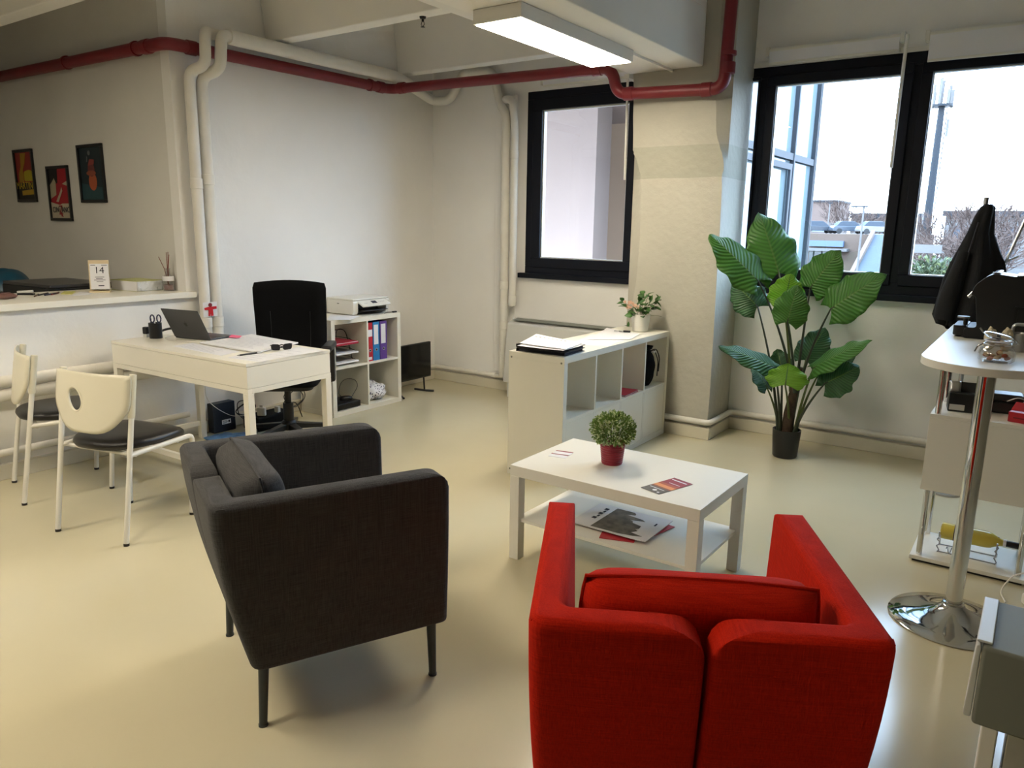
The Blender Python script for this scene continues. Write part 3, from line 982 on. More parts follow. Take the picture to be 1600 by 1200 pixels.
# ------------------------------------------------------------------ visitor chairs
def visitor_chair(label, loc, rotz):
    t = thing('visitor_chair', label, 'chair', loc, rotz, 'white visitor chairs with black seats')
    W = 0.222
    for s in (-1, 1):
        # rear leg + back upright: one straight tube
        obj('rear_leg', tube(nb(), [(s*W, 0, 0.012), (s*W, 0.065, 0.42), (s*W, 0.122, 0.79)], 0.0125, 12), M['whitemetal'], t)
        pts = fillet([(s*W, 0.068, 0.425), (s*W, 0.455, 0.425), (s*(W-0.005), 0.455, 0.36), (s*(W-0.01), 0.425, 0.012)], 0.055, 6)
        obj('front_leg', tube(nb(), pts, 0.0125, 12), M['whitemetal'], t)
        for y in (0.0, 0.425):
            x = s*(W if y < 0.1 else W-0.01)
            obj('foot_cap', cyl(nb(), (x, y, 0), (x, y, 0.0118), 0.0135, seg=12), M['bplastic'], t)
    bm = cyl(nb(), (-W, 0.10, 0.418), (W, 0.10, 0.418), 0.010, seg=10)
    cyl(bm, (-W, 0.36, 0.418), (W, 0.36, 0.418), 0.010, seg=10)
    obj('cross_tube', bm, M['whitemetal'], t)
    # seat pad
    out = []
    for k in range(40):
        a = 2*PI*k/40
        c, s_ = math.cos(a), math.sin(a)
        e = 3.2
        x = 0.224*math.copysign(abs(c)**(2/e), c)
        y = 0.232*math.copysign(abs(s_)**(2/e), s_)
        if y < 0: x *= 1-0.25*(y/0.232)**2
        out.append((x, 0.262+y))
    def sag(q): return Vector((q.x, q.y, q.z-0.035*((q.y-0.36)/0.1 if q.y > 0.36 else 0)**2*0.6+0.004))
    bm = nb()
    lv = []
    for zz, k in ((0.430, 0.90), (0.434, 0.97), (0.448, 1.0), (0.462, 0.985), (0.472, 0.93), (0.478, 0.80), (0.480, 0.5), (0.479, 0.2)):
        lv.append([bm.verts.new(sag(Vector((p[0]*k, 0.262+(p[1]-0.262)*k, zz)))) for p in out])
    for A, C in zip(lv, lv[1:]):
        for i in range(40): bm.faces.new((A[i], A[(i+1) % 40], C[(i+1) % 40], C[i]))
    bm.faces.new(lv[0][::-1])
    bm.faces.new(lv[-1])
    obj('seat', bm, M['leather'], t, ang=60)
    # back shell with a teardrop hole
    outer = rpoly([(-0.235, 0.800), (0.235, 0.800), (0.235, 0.635), (0.13, 0.520), (-0.13, 0.520), (-0.235, 0.635)], [0.012, 0.012, 0.04, 0.15, 0.15, 0.04], 8)
    hc = Vector((-0.075, 0.672))
    N = 56
    def ray_out(a):
        d = Vector((math.cos(a), math.sin(a)))
        best = 9
        for p, q in zip(outer, outer[1:]+outer[:1]):
            p, q = Vector(p), Vector(q)
            e = q-p
            den = d.x*e.y-d.y*e.x
            if abs(den) < 1e-9: continue
            w_ = p-hc
            tt = (w_.x*e.y-w_.y*e.x)/den
            uu = (w_.x*d.y-w_.y*d.x)/den
            if tt > 0 and -1e-6 <= uu <= 1+1e-6: best = min(best, tt)
        return hc+d*best
    def hole(a):
        rr = 0.052*(1+0.16*math.cos(2*(a-R(125))))
        return hc+Vector((math.cos(a), math.sin(a)))*rr
    angs = sorted([2*PI*k/N for k in range(N)]+[math.atan2(p[1]-hc.y, p[0]-hc.x) % (2*PI) for p in ((-0.2349, 0.7999), (0.2349, 0.7999))])
    rows = []
    for k in range(9):
        row = []
        for a in angs:
            q = hole(a).lerp(ray_out(a), (k/8)**1.2)
            row.append((q.x, 0.100+0.155*(q.y-0.79)-0.035*(1-(q.x/0.235)**2), q.y))
        rows.append(row)
    bm = nb()
    vs = [[bm.verts.new(p) for p in r] for r in rows]
    n = len(angs)
    for A, C in zip(vs, vs[1:]):
        for i in range(n): bm.faces.new((A[i], A[(i+1) % n], C[(i+1) % n], C[i]))
    sh = obj('back_shell', bm, M['wplastic'], t, ang=60, solid=0.009)
    bm = tube(nb(), rows[0], 0.0065, 8, closed=True)
    obj('hole_rim', bm, M['wplastic'], sh)
    for s in (-1, 1):
        bm = tube(nb(), [(s*W, 0.093, 0.60), (s*W, 0.124, 0.802)], 0.0165, 12)
        obj('sleeve', bm, M['wplastic'], sh, bevel=0.003)
        obj('screw', cyl(nb(), (s*W, 0.100, 0.735), (s*W, 0.094, 0.735), 0.0035, seg=8), M['greyplastic'], sh)
    return t
visitor_chair('cream visitor chair with black seat nearest the viewer, back turned', (-3.586, 1.612, 0), R(14.3))
visitor_chair('cream visitor chair with black seat at the left edge of the photo', (-4.520, 1.676, 0), R(-16))
# ------------------------------------------------------------------ tall plant
def leaf_mat(name, col, col2, trans=0.25):
    m = bpy.data.materials.new(name)
    m.use_nodes = True
    t = m.node_tree
    b = t.nodes['Principled BSDF']
    b.inputs['Roughness'].default_value = 0.42
    uv = t.nodes.new('ShaderNodeUVMap')
    sp = t.nodes.new('ShaderNodeSeparateXYZ')
    t.links.new(uv.outputs[0], sp.inputs[0])
    ab = t.nodes.new('ShaderNodeMath'); ab.operation = 'ABSOLUTE'
    t.links.new(sp.outputs['Y'], ab.inputs[0])
    m1 = t.nodes.new('ShaderNodeMath'); m1.operation = 'MULTIPLY'; m1.inputs[1].default_value = 95.0
    t.links.new(sp.outputs['X'], m1.inputs[0])
    m2 = t.nodes.new('ShaderNodeMath'); m2.operation = 'MULTIPLY_ADD'; m2.inputs[1].default_value = -24.0
    t.links.new(ab.outputs[0], m2.inputs[0])
    t.links.new(m1.outputs[0], m2.inputs[2])
    sn = t.nodes.new('ShaderNodeMath'); sn.operation = 'SINE'
    t.links.new(m2.outputs[0], sn.inputs[0])
    mr = t.nodes.new('ShaderNodeMapRange')
    mr.inputs['From Min'].default_value = -1
    mr.inputs['From Max'].default_value = 1
    t.links.new(sn.outputs[0], mr.inputs[0])
    mx = t.nodes.new('ShaderNodeMix'); mx.data_type = 'RGBA'
    mx.inputs['A'].default_value = srgb(col2)
    mx.inputs['B'].default_value = srgb(col)
    t.links.new(mr.outputs[0], mx.inputs['Factor'])
    # midrib
    lt = t.nodes.new('ShaderNodeMath'); lt.operation = 'LESS_THAN'; lt.inputs[1].default_value = 0.035
    t.links.new(ab.outputs[0], lt.inputs[0])
    mx2 = t.nodes.new('ShaderNodeMix'); mx2.data_type = 'RGBA'
    mx2.inputs['B'].default_value = srgb('#5d8440')
    t.links.new(lt.outputs[0], mx2.inputs['Factor'])
    t.links.new(mx.outputs['Result'], mx2.inputs['A'])
    t.links.new(mx2.outputs['Result'], b.inputs['Base Color'])
    bp = t.nodes.new('ShaderNodeBump')
    bp.inputs['Strength'].default_value = 0.5
    bp.inputs['Distance'].default_value = 0.004
    t.links.new(sn.outputs[0], bp.inputs['Height'])
    t.links.new(bp.outputs[0], b.inputs['Normal'])
    tl = t.nodes.new('ShaderNodeBsdfTranslucent')
    t.links.new(mx2.outputs['Result'], tl.inputs['Color'])
    ms = t.nodes.new('ShaderNodeMixShader')
    ms.inputs[0].default_value = trans
    out = t.nodes['Material Output']
    t.links.new(b.outputs[0], ms.inputs[1])
    t.links.new(tl.outputs[0], ms.inputs[2])
    t.links.new(ms.outputs[0], out.inputs[0])
    return m
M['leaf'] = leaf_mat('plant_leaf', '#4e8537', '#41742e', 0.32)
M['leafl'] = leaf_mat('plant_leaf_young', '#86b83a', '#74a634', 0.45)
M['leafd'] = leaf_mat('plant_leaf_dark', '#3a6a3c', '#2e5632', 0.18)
VIEW = lambda p: (CO-Vector(p)).normalized()

def leaf(name, base, tip, wid, nrm, m, parent, droop=0.06, fold=0.25, wave=0.05, seed=0, lobe=0.16):
    rnd = random.Random(seed)
    ph = rnd.uniform(0, 6)
    base, tip = Vector(base), Vector(tip)
    ax = tip-base
    L = ax.length
    ax.normalize()
    n = Vector(nrm)
    n = (n-ax*n.dot(ax)).normalized()
    sd = ax.cross(n)
    nu, nv = 26, 14
    bm = nb()
    uvl = bm.loops.layers.uv.new('UVMap')
    vs = []
    for i in range(nu+1):
        u = i/nu
        hw = wid*0.5*(math.sin(PI*min(1, (u*0.93+0.07))**0.72))**0.75 if u < 1 else 0.0
        row = []
        for j in range(nv+1):
            v = -1+2*j/nv
            al = L*u-lobe*L*(abs(v)**1.6)*(1-u)**3.0
            al += 0.012*L*math.sin(u*34+ph)*abs(v)**3
            off = hw*v*(1+0.05*math.sin(u*23+ph*2)*abs(v))
            hgt = -fold*hw*abs(v)**1.3*0.8+wave*wid*math.sin(u*17+ph+(1.5 if v > 0 else 0))*v*v
            dr = -droop*L*(u*u)*1.5+droop*L*u*0.6
            row.append(bm.verts.new(base+ax*al+sd*off+n*(hgt+dr)))
        vs.append(row)
    for i in range(nu):
        for j in range(nv):
            f = bm.faces.new((vs[i][j], vs[i+1][j], vs[i+1][j+1], vs[i][j+1]))
            for lp, (a, b_) in zip(f.loops, ((i, j), (i+1, j), (i+1, j+1), (i, j+1))):
                lp[uvl].uv = (a/nu, -1+2*b_/nv)
    return obj(name, bm, m, parent, solid=0.0014, ang=180)

PX, PY = -1.285, 5.075
plant = thing('tall_potted_plant', 'tall artificial plant with big paddle leaves in a black pot below the window', 'plant', (PX, PY, 0))
O_ = Vector((PX, PY, 0))
obj('pot', lathe(nb(), [(0, 0), (0.073, 0), (0.080, 0.01), (0.092, 0.185), (0.092, 0.19), (0.084, 0.19), (0.082, 0.17), (0, 0.17)], 32), M['bplastic'], plant)
obj('soil', lathe(nb(), [(0, 0.171), (0.0815, 0.171), (0.06, 0.178), (0, 0.182)], 24), M['soil'], plant)
bm = tube(nb(), [(0.0, 0, 0.16), (0.005, 0, 0.30), (0.018, 0, 0.42), (0.038, 0, 0.53), (0.05, 0, 0.62)], [0.040, 0.036, 0.030, 0.027, 0.018], 14)
obj('trunk', bm, M['trunk'], plant)
# base px, tip px, width (m), base depth dy, tip depth dy, material, tilt of the leaf normal (x, z), stem root (x, z)
LV = [
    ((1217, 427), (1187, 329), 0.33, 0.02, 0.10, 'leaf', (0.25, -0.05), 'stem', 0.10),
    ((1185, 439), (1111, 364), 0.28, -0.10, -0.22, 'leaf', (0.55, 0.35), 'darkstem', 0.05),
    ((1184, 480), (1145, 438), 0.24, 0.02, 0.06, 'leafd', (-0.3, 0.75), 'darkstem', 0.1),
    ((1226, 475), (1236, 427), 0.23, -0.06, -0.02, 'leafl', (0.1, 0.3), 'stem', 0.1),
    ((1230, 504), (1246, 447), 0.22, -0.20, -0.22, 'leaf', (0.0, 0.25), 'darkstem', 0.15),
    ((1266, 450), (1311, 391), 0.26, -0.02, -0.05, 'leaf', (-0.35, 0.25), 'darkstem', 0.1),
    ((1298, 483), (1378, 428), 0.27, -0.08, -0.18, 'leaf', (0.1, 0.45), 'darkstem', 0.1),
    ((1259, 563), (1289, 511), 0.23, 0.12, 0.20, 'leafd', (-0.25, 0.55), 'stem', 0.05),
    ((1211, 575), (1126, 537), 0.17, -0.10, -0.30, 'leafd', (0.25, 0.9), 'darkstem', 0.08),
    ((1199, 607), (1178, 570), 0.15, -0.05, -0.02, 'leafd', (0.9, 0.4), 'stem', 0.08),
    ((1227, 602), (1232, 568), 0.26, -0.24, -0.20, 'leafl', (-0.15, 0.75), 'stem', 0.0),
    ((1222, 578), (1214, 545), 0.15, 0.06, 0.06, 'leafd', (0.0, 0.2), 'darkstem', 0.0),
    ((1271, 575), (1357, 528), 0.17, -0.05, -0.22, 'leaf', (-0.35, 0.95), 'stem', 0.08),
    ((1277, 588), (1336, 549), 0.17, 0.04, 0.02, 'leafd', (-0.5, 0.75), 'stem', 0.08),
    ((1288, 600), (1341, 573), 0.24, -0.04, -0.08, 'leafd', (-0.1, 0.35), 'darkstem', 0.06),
]
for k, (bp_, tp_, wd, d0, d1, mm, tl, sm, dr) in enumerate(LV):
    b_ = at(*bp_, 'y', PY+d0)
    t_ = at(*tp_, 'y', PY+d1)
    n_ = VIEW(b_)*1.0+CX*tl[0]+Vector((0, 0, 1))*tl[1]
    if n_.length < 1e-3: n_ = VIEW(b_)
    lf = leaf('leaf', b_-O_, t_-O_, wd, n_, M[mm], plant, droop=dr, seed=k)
    side = (b_-O_)
    rt = Vector((0.05*max(-1, min(1, side.x/0.12)), 0.035*math.sin(k*2.1), 0.165))
    if k in (3, 4, 0, 5, 6, 1): rt = Vector((0.03+0.008*k-0.03, 0.03*math.sin(k), 0.45))
    mid = rt.lerp(side, 0.5)
    mid.x = rt.x+(side.x-rt.x)*0.26
    mid.y = rt.y+(side.y-rt.y)*0.3
    pts = [rt*(1-s)**2+mid*2*s*(1-s)+side*s*s for s in [i/12 for i in range(13)]]
    ext = (t_-b_).normalized()*0.03
    rr = [0.011-0.006*i/12 for i in range(13)]
    obj('leaf_stem', tube(nb(), pts+[side+ext], rr+[0.003], 8), M[sm], lf)

# ------------------------------------------------------------------ small topiary on the coffee table
c = at(942, 726, 'z', 0.45)
t = thing('potted_plant', 'round leafy plant in a ribbed dark red pot on the coffee table', 'plant', (-1.505, 2.955, 0.4505))
bm = nb()
prof = [(0, 0.0), (0.046, 0.0)]
for k in range(9):
    z = 0.004+k*0.0105
    r_ = 0.047+0.010*k/9
    prof += [(r_, z), (r_+0.0018, z+0.003), (r_+0.0018, z+0.0075), (r_, z+0.0105)]
prof += [(0.056, 0.102), (0.052, 0.102), (0.050, 0.085), (0, 0.085)]
pot = obj('pot', lathe(bm, prof, 40), M['mred'], t, ang=60)
M['boxleaf'] = mat('topiary_leaf', '#76953f', 0.55, noise=0.45, nscale=18)
M['boxtip'] = mat('topiary_leaf_tip', '#d2dba6', 0.55, noise=0.3, nscale=25)
def leaf_ball(c, r, n, seed, ln=0.02, wd=0.011, zs=1.0, zmin=-9):
    rnd = random.Random(seed)
    a, b_ = nb(), nb()
    for k in range(n):
        d = Vector((rnd.gauss(0, 1), rnd.gauss(0, 1), rnd.gauss(0, 1))).normalized()
        if d.z < zmin: continue
        rr = r*(rnd.uniform(0.5, 1.0)**0.6)
        p = Vector(c)+Vector((d.x*rr, d.y*rr, d.z*rr*zs))
        ax = (d+Vector((rnd.gauss(0, .5), rnd.gauss(0, .5), rnd.gauss(0, .5)+0.25))).normalized()
        s = ax.cross(Vector((rnd.gauss(0, 1), rnd.gauss(0, 1), rnd.gauss(0, 1)))).normalized()
        nn = ax.cross(s)
        L = ln*rnd.uniform(0.7, 1.2)
        W = wd*rnd.uniform(0.7, 1.2)
        bmx = b_ if (rnd.random() < 0.36 and rr > r*0.75) else a
        q = [p, p+ax*L*0.5+s*W*0.5+nn*W*0.2, p+ax*L, p+ax*L*0.5-s*W*0.5+nn*W*0.2]
        m_ = p+ax*L*0.5
        V = [bmx.verts.new(x) for x in q]
        mv = bmx.verts.new(m_-nn*W*0.1)
        for i in range(4): bmx.faces.new((V[i], V[(i+1) % 4], mv))
    return a, b_
a, b_ = leaf_ball((0, 0, 0.158), 0.099, 2300, 1, 0.017, 0.011, zs=0.80, zmin=-0.75)
f_ = obj('foliage', a, M['boxleaf'], t, smooth=False, fixn=False)
obj('leaf_tips', b_, M['boxtip'], f_, smooth=False, fixn=False)
bm = nb()
rnd = random.Random(5)
for k in range(14):
    d = Vector((rnd.gauss(0, 1), rnd.gauss(0, 1), abs(rnd.gauss(0, 1))+0.6)).normalized()
    tube(bm, [(0, 0, 0.08), (d.x*0.03, d.y*0.03, 0.12), (d.x*0.06, d.y*0.06, 0.14+d.z*0.05)], 0.0016, 5)
obj('stems', bm, M['stem'], t)
# soil
obj('soil', lathe(nb(), [(0, 0.0855), (0.0498, 0.0855), (0.03, 0.092), (0, 0.093)], 20), M['soil'], t)

# leaflet and cards on the table
def printed(name, col_fn):
    """flat printed face: colour bands by object coordinates"""
    return col_fn
def bands_mat(name, axis, stops, rough=0.45, gen=True):
    m = bpy.data.materials.new(name)
    m.use_nodes = True
    t = m.node_tree
    b = t.nodes['Principled BSDF']
    b.inputs['Roughness'].default_value = rough
    tc = t.nodes.new('ShaderNodeTexCoord')
    sp = t.nodes.new('ShaderNodeSeparateXYZ')
    t.links.new(tc.outputs['Generated'], sp.inputs[0])
    r = t.nodes.new('ShaderNodeValToRGB')
    r.color_ramp.interpolation = 'CONSTANT'
    e = r.color_ramp.elements
    for i, (p, col) in enumerate(stops):
        if i < 2: k = e[i]; k.position = p
        else: k = e.new(p)
        k.color = srgb(col)
    t.links.new(sp.outputs[axis], r.inputs[0])
    t.links.new(r.outputs[0], b.inputs['Base Color'])
    return m
def flat_frame(p0, p1, p2):
    """matrix with x along p0->p1, y toward p2, origin p0"""
    x = (Vector(p1)-Vector(p0)).normalized()
    z = x.cross(Vector(p2)-Vector(p0)).normalized()
    y = z.cross(x)
    m = Matrix((x, y, z)).transposed().to_4x4()
    m.translation = Vector(p0)
    return m
zt = 0.4505
p0, p1, p3 = at(1001, 762, 'z', zt), at(1030, 773, 'z', zt), at(1053, 747, 'z', zt)
Mx = flat_frame(p0, p1, p3)
t = thing('leaflet', 'maroon leaflet with an orange picture band on the coffee table', 'leaflet')
t.matrix_world = Mx
lw_, ll_ = 0.100, 0.21
M['leaflet'] = bands_mat('leaflet_print', 'Y', [(0, '#56524e'), (0.30, '#8c4a35'), (0.36, '#d98d52'), (0.50, '#a84a30'), (0.60, '#8e2034'), (0.97, '#6d1526')])
obj('cover', B((0, 0, 0.0012), (lw_, ll_, 0.0019)), M['leaflet'], t)
obj('pages', B((0.001, 0.001, 0), (lw_-0.001, ll_-0.001, 0.0012)), M['paper'], t)
bm = nb()
box(bm, (0.02, ll_-0.028, 0.0019), (0.088, ll_-0.020, 0.0021))
box(bm, (0.03, ll_-0.070, 0.0019), (0.088, ll_-0.066, 0.0021))
box(bm, (0.01, 0.045, 0.0019), (0.085, 0.050, 0.0021))
cyl(bm, (0.055, 0.025, 0.0019), (0.055, 0.025, 0.0022), 0.010, seg=16)
cyl(bm, (0.082, 0.014, 0.0019), (0.082, 0.014, 0.0022), 0.006, seg=12)
cyl(bm, (0.014, ll_-0.024, 0.0019), (0.014, ll_-0.024, 0.0022), 0.005, seg=12)
obj('print_marks', bm, M['paper'], t)
for i, (px, py, dz) in enumerate(((873, 712, 0.0), (880, 708, 0.0012))):
    q = at(px, py, 'z', zt)
    t = thing('business_card', ('white and red business card on the coffee table, nearer of the two', 'white and red business card on the coffee table, partly under its twin')[i], 'card', (q.x, q.y, zt+dz), R(12), 'business cards on the coffee table')
    obj('card', B((-0.043, -0.026, 0), (0.043, 0.026, 0.0008)), M['paper'], t)
    obj('red_edge', B((-0.043, 0.013, 0.0008), (0.043, 0.026, 0.0011)), M['mred'], t)
# magazines on the lower shelf
M['magphoto'] = mat('magazine_photo', '#57514a', 0.4, noise=0.8, nscale=26)
M['magcover'] = mat('magazine_cover', '#d8d6d8', 0.35, noise=0.06, nscale=5)
M['pinkpaper'] = mat('red_booklet', '#b5303a', 0.4, noise=0.1, nscale=12)
zs = 0.1955
p2, p3, p1 = at(1003, 847, 'z', zs+0.012), at(1045, 813, 'z', zs+0.012), at(905, 820, 'z', zs+0.012)
Mx = flat_frame(p1, p2, p3)
mw, mh = 0.37, 0.285
t = thing('magazine', 'large pale magazine with a dark tree photo on the table shelf', 'magazine')
Mx.translation = Mx.translation+Mx.to_3x3() @ Vector((-0.05, 0.0, 0))
t.matrix_world = Mx
obj('cover', quad_sheet(nb(), (0, 0, 0), (mw, 0, 0), (mw, mh, 0.002), (0, mh, 0.0), 0.003, 6, 0.002), M['magcover'], t)
bm = nb()
rnd = random.Random(11)
out = []
N = 60
for k in range(N):
    s = k/N
    out.append((0.10+0.02*math.sin(k*1.7), 0.012+0.26*s))
ed = [(0.10, 0.27), (0.10, 0.012)]
jag = [(0.10+0.135+0.055*math.sin(5*k/18)+rnd.uniform(-0.025, 0.025)+(0.05 if k in (1, 2, 13, 14) else 0), 0.012+0.258*k/18) for k in range(19)]
prism(bm, ed+jag, 'z', 0.0049, 0.0054)
bm.transform(Matrix.Translation((0, 0, 0.0)))
obj('cover_photo', bm, M['magphoto'], t, smooth=False)
bm = nb()
for k in range(5):
    box(bm, (0.055+0.010*(k % 2), 0.10+0.03*k, 0.0045), (0.075, 0.122+0.03*k, 0.0052))
box(bm, (0.325, 0.18, 0.0045), (0.333, 0.225, 0.0052))
obj('title_marks', bm, M['ink'], t, smooth=False)
for i, (a, dx, dy, lab) in enumerate(((18, 0.235, 0.02, 'red booklet sticking out under the magazine toward the viewer'), (-12, 0.30, 0.17, 'red booklet sticking out under the right end of the magazine'))):
    t2 = thing('booklet', lab, 'booklet', Mx @ Vector((dx, dy, -0.0075+0.0035*i-0.004)), R(a)+Mx.to_euler().z, 'booklets under the magazine')
    obj('cover', B((-0.075, -0.05, 0), (0.075, 0.10, 0.003)), M['pinkpaper'], t2)
    obj('pages', B((-0.074, -0.049, -0.0008), (0.074, 0.099, 0.0)), M['paper'], t2)

# ------------------------------------------------------------------ on the long shelf unit
zk = 0.7705
def paper_at(label, pts, z, group=None, m='paper', name='paper_sheet', cat='paper', t_=0.0007, curl=0.0):
    P = [at(px, py, 'z', z) for px, py in pts]
    c_ = sum(P, Vector())/len(P)
    o = obj(name, quad_sheet(nb(), *[p-c_ for p in P], t_, 4, curl), M[m], None)
    o.location = c_
    return tag(o, label, cat, group)
def rect_stack(name, label, cat, pt, z, w_, d_, h_, rot, m, bevel=0.0, group=None):
    q = at(*pt, 'z', z)
    t = thing(name, label, cat, (q.x, q.y, z), rot, group)
    return t
for i in range(2):
    t = thing('ring_binder', ('black document folder lying at the bottom of its stack on the long shelf unit', 'black document folder topmost under the loose papers on the long shelf unit')[i], 'folder', (-2.37, 3.785, zk+i*0.021), R(3-5*i), 'black folders on the long shelf unit')
    obj('cover', B((-0.165, -0.125, 0), (0.165, 0.125, 0.003)), M['bplastic'], t, bevel=0.001)
    obj('cover', B((-0.165, -0.125, 0.017), (0.165, 0.125, 0.020)), M['bplastic'], t, bevel=0.001)
    obj('spine', B((-0.168, -0.125, 0), (-0.162, 0.125, 0.020)), M['bplastic'], t, bevel=0.001)
    obj('pages', B((-0.155, -0.115, 0.0032), (0.155, 0.115, 0.0168)), M['ink'], t)
z0 = zk+0.0425
paper_at('white paper sheet curling on the black folders', [(808, 541), (880, 549), (912, 540), (842, 531)], z0, None, curl=0.004)
paper_at('stapled white pages with printed lines topmost on the black folders', [(812, 537), (884, 547), (910, 537), (838, 523)], z0+0.006, None, t_=0.003, curl=0.003)
q = at(862, 534, 'z', z0+0.013)
bm = nb()
for k in range(8):
    p = at(838+k*6.5, 526+k*1.0, 'z', z0+0.0125)
    box(bm, (p.x-0.006, p.y-0.004, p.z), (p.x+0.006, p.y+0.004, p.z+0.0008))
o = obj('printed_lines', bm, M['ink'], [x for x in COL.objects if x.get('label', '').startswith('stapled')][0], smooth=False)
o.matrix_parent_inverse = o.parent.matrix_basis.inverted()
paper_at('white sheet lying behind the black folders on the long shelf unit', [(890, 538), (950, 541), (985, 527), (925, 522)], zk, 'loose sheets on the long shelf unit')
paper_at('white sheet under the keys on the long shelf unit', [(918, 531), (985, 531), (1000, 522), (948, 513)], zk+0.0015, 'loose sheets on the long shelf unit', curl=0.003)
q = at(975, 519, 'z', zk+0.006)
t = thing('key_bunch', 'bunch of keys with a dark fob on the white sheet by the flower pot', 'keys', (q.x, q.y, zk+0.007), R(20))
ring = [(0.014*math.cos(2*PI*k/20)-0.02, 0.014*math.sin(2*PI*k/20), 0.003) for k in range(20)]
obj('ring', tube(nb(), ring, 0.0018, 6, closed=True), M['steel'], t)
obj('fob', B((-0.005, -0.012, 0), (0.045, 0.010, 0.012)), M['bplastic'], t, bevel=0.003)
for k in range(3):
    a = R(110+50*k)
    Mk = Matrix.Translation((-0.02, 0, 0.002+0.002*k)) @ Matrix.Rotation(a, 4, 'Z')
    bm = nb()
    box(bm, (0.026, -0.003, 0), (0.055, 0.003, 0.002), Mk)
    cyl(bm, Mk @ Vector((0.018, 0, 0)), Mk @ Vector((0.018, 0, 0.002)), 0.010, seg=14)
    obj('key', bm, M['steel'], t)
# flower pot
q = at(999, 517, 'z', zk)
FP = Vector((-2.345, 4.955, zk))
t = thing('flower_pot', 'white pot with green leaves and pale pink blossom on the long shelf unit', 'plant', FP)
obj('pot', lathe(nb(), [(0, 0), (0.052, 0), (0.056, 0.004), (0.069, 0.118), (0.069, 0.124), (0.064, 0.124), (0.061, 0.105), (0, 0.105)], 32), M['white'], t)
obj('soil', lathe(nb(), [(0, 0.106), (0.0605, 0.106), (0.03, 0.112), (0, 0.113)], 20), M['soil'], t)
M['fl_leaf'] = mat('flower_pot_leaf', '#3f6a2a', 0.45, noise=0.35, nscale=14)
M['petal'] = mat('pink_petal', '#e8bfa6', 0.6, noise=0.12, nscale=30)
rnd = random.Random(8)
def small_leaf(bm, p, ax, L, W, up):
    ax = ax.normalized()
    s = ax.cross(up).normalized()
    n = s.cross(ax)
    rows = []
    for i in range(6):
        u = i/5
        hw = W*0.5*math.sin(PI*(u*0.9+0.1)**0.8) if u < 1 else 0
        c_ = p+ax*L*u-n*0.15*L*u*u
        rows.append([c_-s*hw+n*0.12*hw*2, c_, c_+s*hw+n*0.12*hw*2])
    sheet(bm, rows)
spots = [(-0.13, 0.02, 0.21, 1), (-0.10, -0.02, 0.17, 0), (-0.05, 0.03, 0.15, 0), (-0.02, -0.05, 0.19, 0), (0.02, 0.02, 0.25, 0), (0.045, 0.01, 0.245, 0), (0.06, -0.02, 0.21, 0), (0.03, -0.05, 0.16, 0), (0.09, 0.0, 0.17, 0), (0.12, 0.02, 0.23, 0), (0.11, 0.01, 0.20, 0), (0.07, 0.05, 0.15, 0), (0.0, 0.05, 0.20, 0), (-0.03, 0.0, 0.17, 0), (0.05, 0.04, 0.19, 0), (-0.06, -0.05, 0.12, 0), (0.0, -0.07, 0.13, 0)]
lf_bm, st_bm = nb(), nb()
for (sx, sy, sz, _) in spots:
    d = CX*sx+Vector((-CX.y, CX.x, 0))*sy
    p = Vector((d.x, d.y, sz))
    root = Vector((d.x*0.2, d.y*0.2, 0.10))
    midp = root.lerp(p, 0.5)+Vector((0, 0, 0.02))
    tube(st_bm, [root, midp, p], 0.0016, 5)
    for k in range(3):
        ax = Vector((d.x, d.y, 0))*3+Vector((rnd.gauss(0, .4), rnd.gauss(0, .4), rnd.uniform(-0.3, 0.6)))
        small_leaf(lf_bm, p+Vector((rnd.gauss(0, .008), rnd.gauss(0, .008), rnd.gauss(0, .01))), ax, rnd.uniform(0.042, 0.062), rnd.uniform(0.030, 0.046), Vector((0.3*rnd.gauss(0, 1), 0.3*rnd.gauss(0, 1)-0.5, 1)))
obj('foliage', lf_bm, M['fl_leaf'], t, solid=0.0008, ang=180)
tube(st_bm, [(0.03, 0.03, 0.11), (CX.x*0.09, CX.y*0.09, 0.115), (CX.x*0.15, CX.y*0.15, 0.108)], 0.0013, 5)
obj('stems', st_bm, M['stem'], t)
bm = nb()
for k in range(16):
    p = CX*(-0.055+rnd.gauss(0, 0.024))+Vector((rnd.gauss(0, .01), rnd.gauss(0, .01)-0.01, 0.195+rnd.gauss(0, 0.013)))
    for j in range(5):
        a = 2*PI*j/5+k
        ax = Vector((math.cos(a), -0.6, math.sin(a)))
        small_leaf(bm, p, ax, 0.016, 0.012, Vector((0, -1, 0.3)))
obj('blossom', bm, M['petal'], t, solid=0.0006, ang=180)
# sprig lying beside the pot
bm = nb()
small_leaf(bm, Vector((0, 0, 0.004)), Vector((-1, 0.2, 0.3)), 0.04, 0.02, Vector((0, 0, 1)))
small_leaf(bm, Vector((0, 0, 0.004)), Vector((-0.3, 0.4, 0.8)), 0.045, 0.022, Vector((0, -1, 0.3)))
small_leaf(bm, Vector((0, 0, 0.004)), Vector((0.6, -0.6, 0.4)), 0.03, 0.016, Vector((0, 0, 1)))
q = at(982, 512, 'z', zk)
o = obj('leaf_sprig', bm, M['fl_leaf'], None, solid=0.0008, ang=180)
o.location = (q.x, q.y, zk+0.004)
tag(o, 'small green leaf sprig lying left of the flower pot', 'leaf')
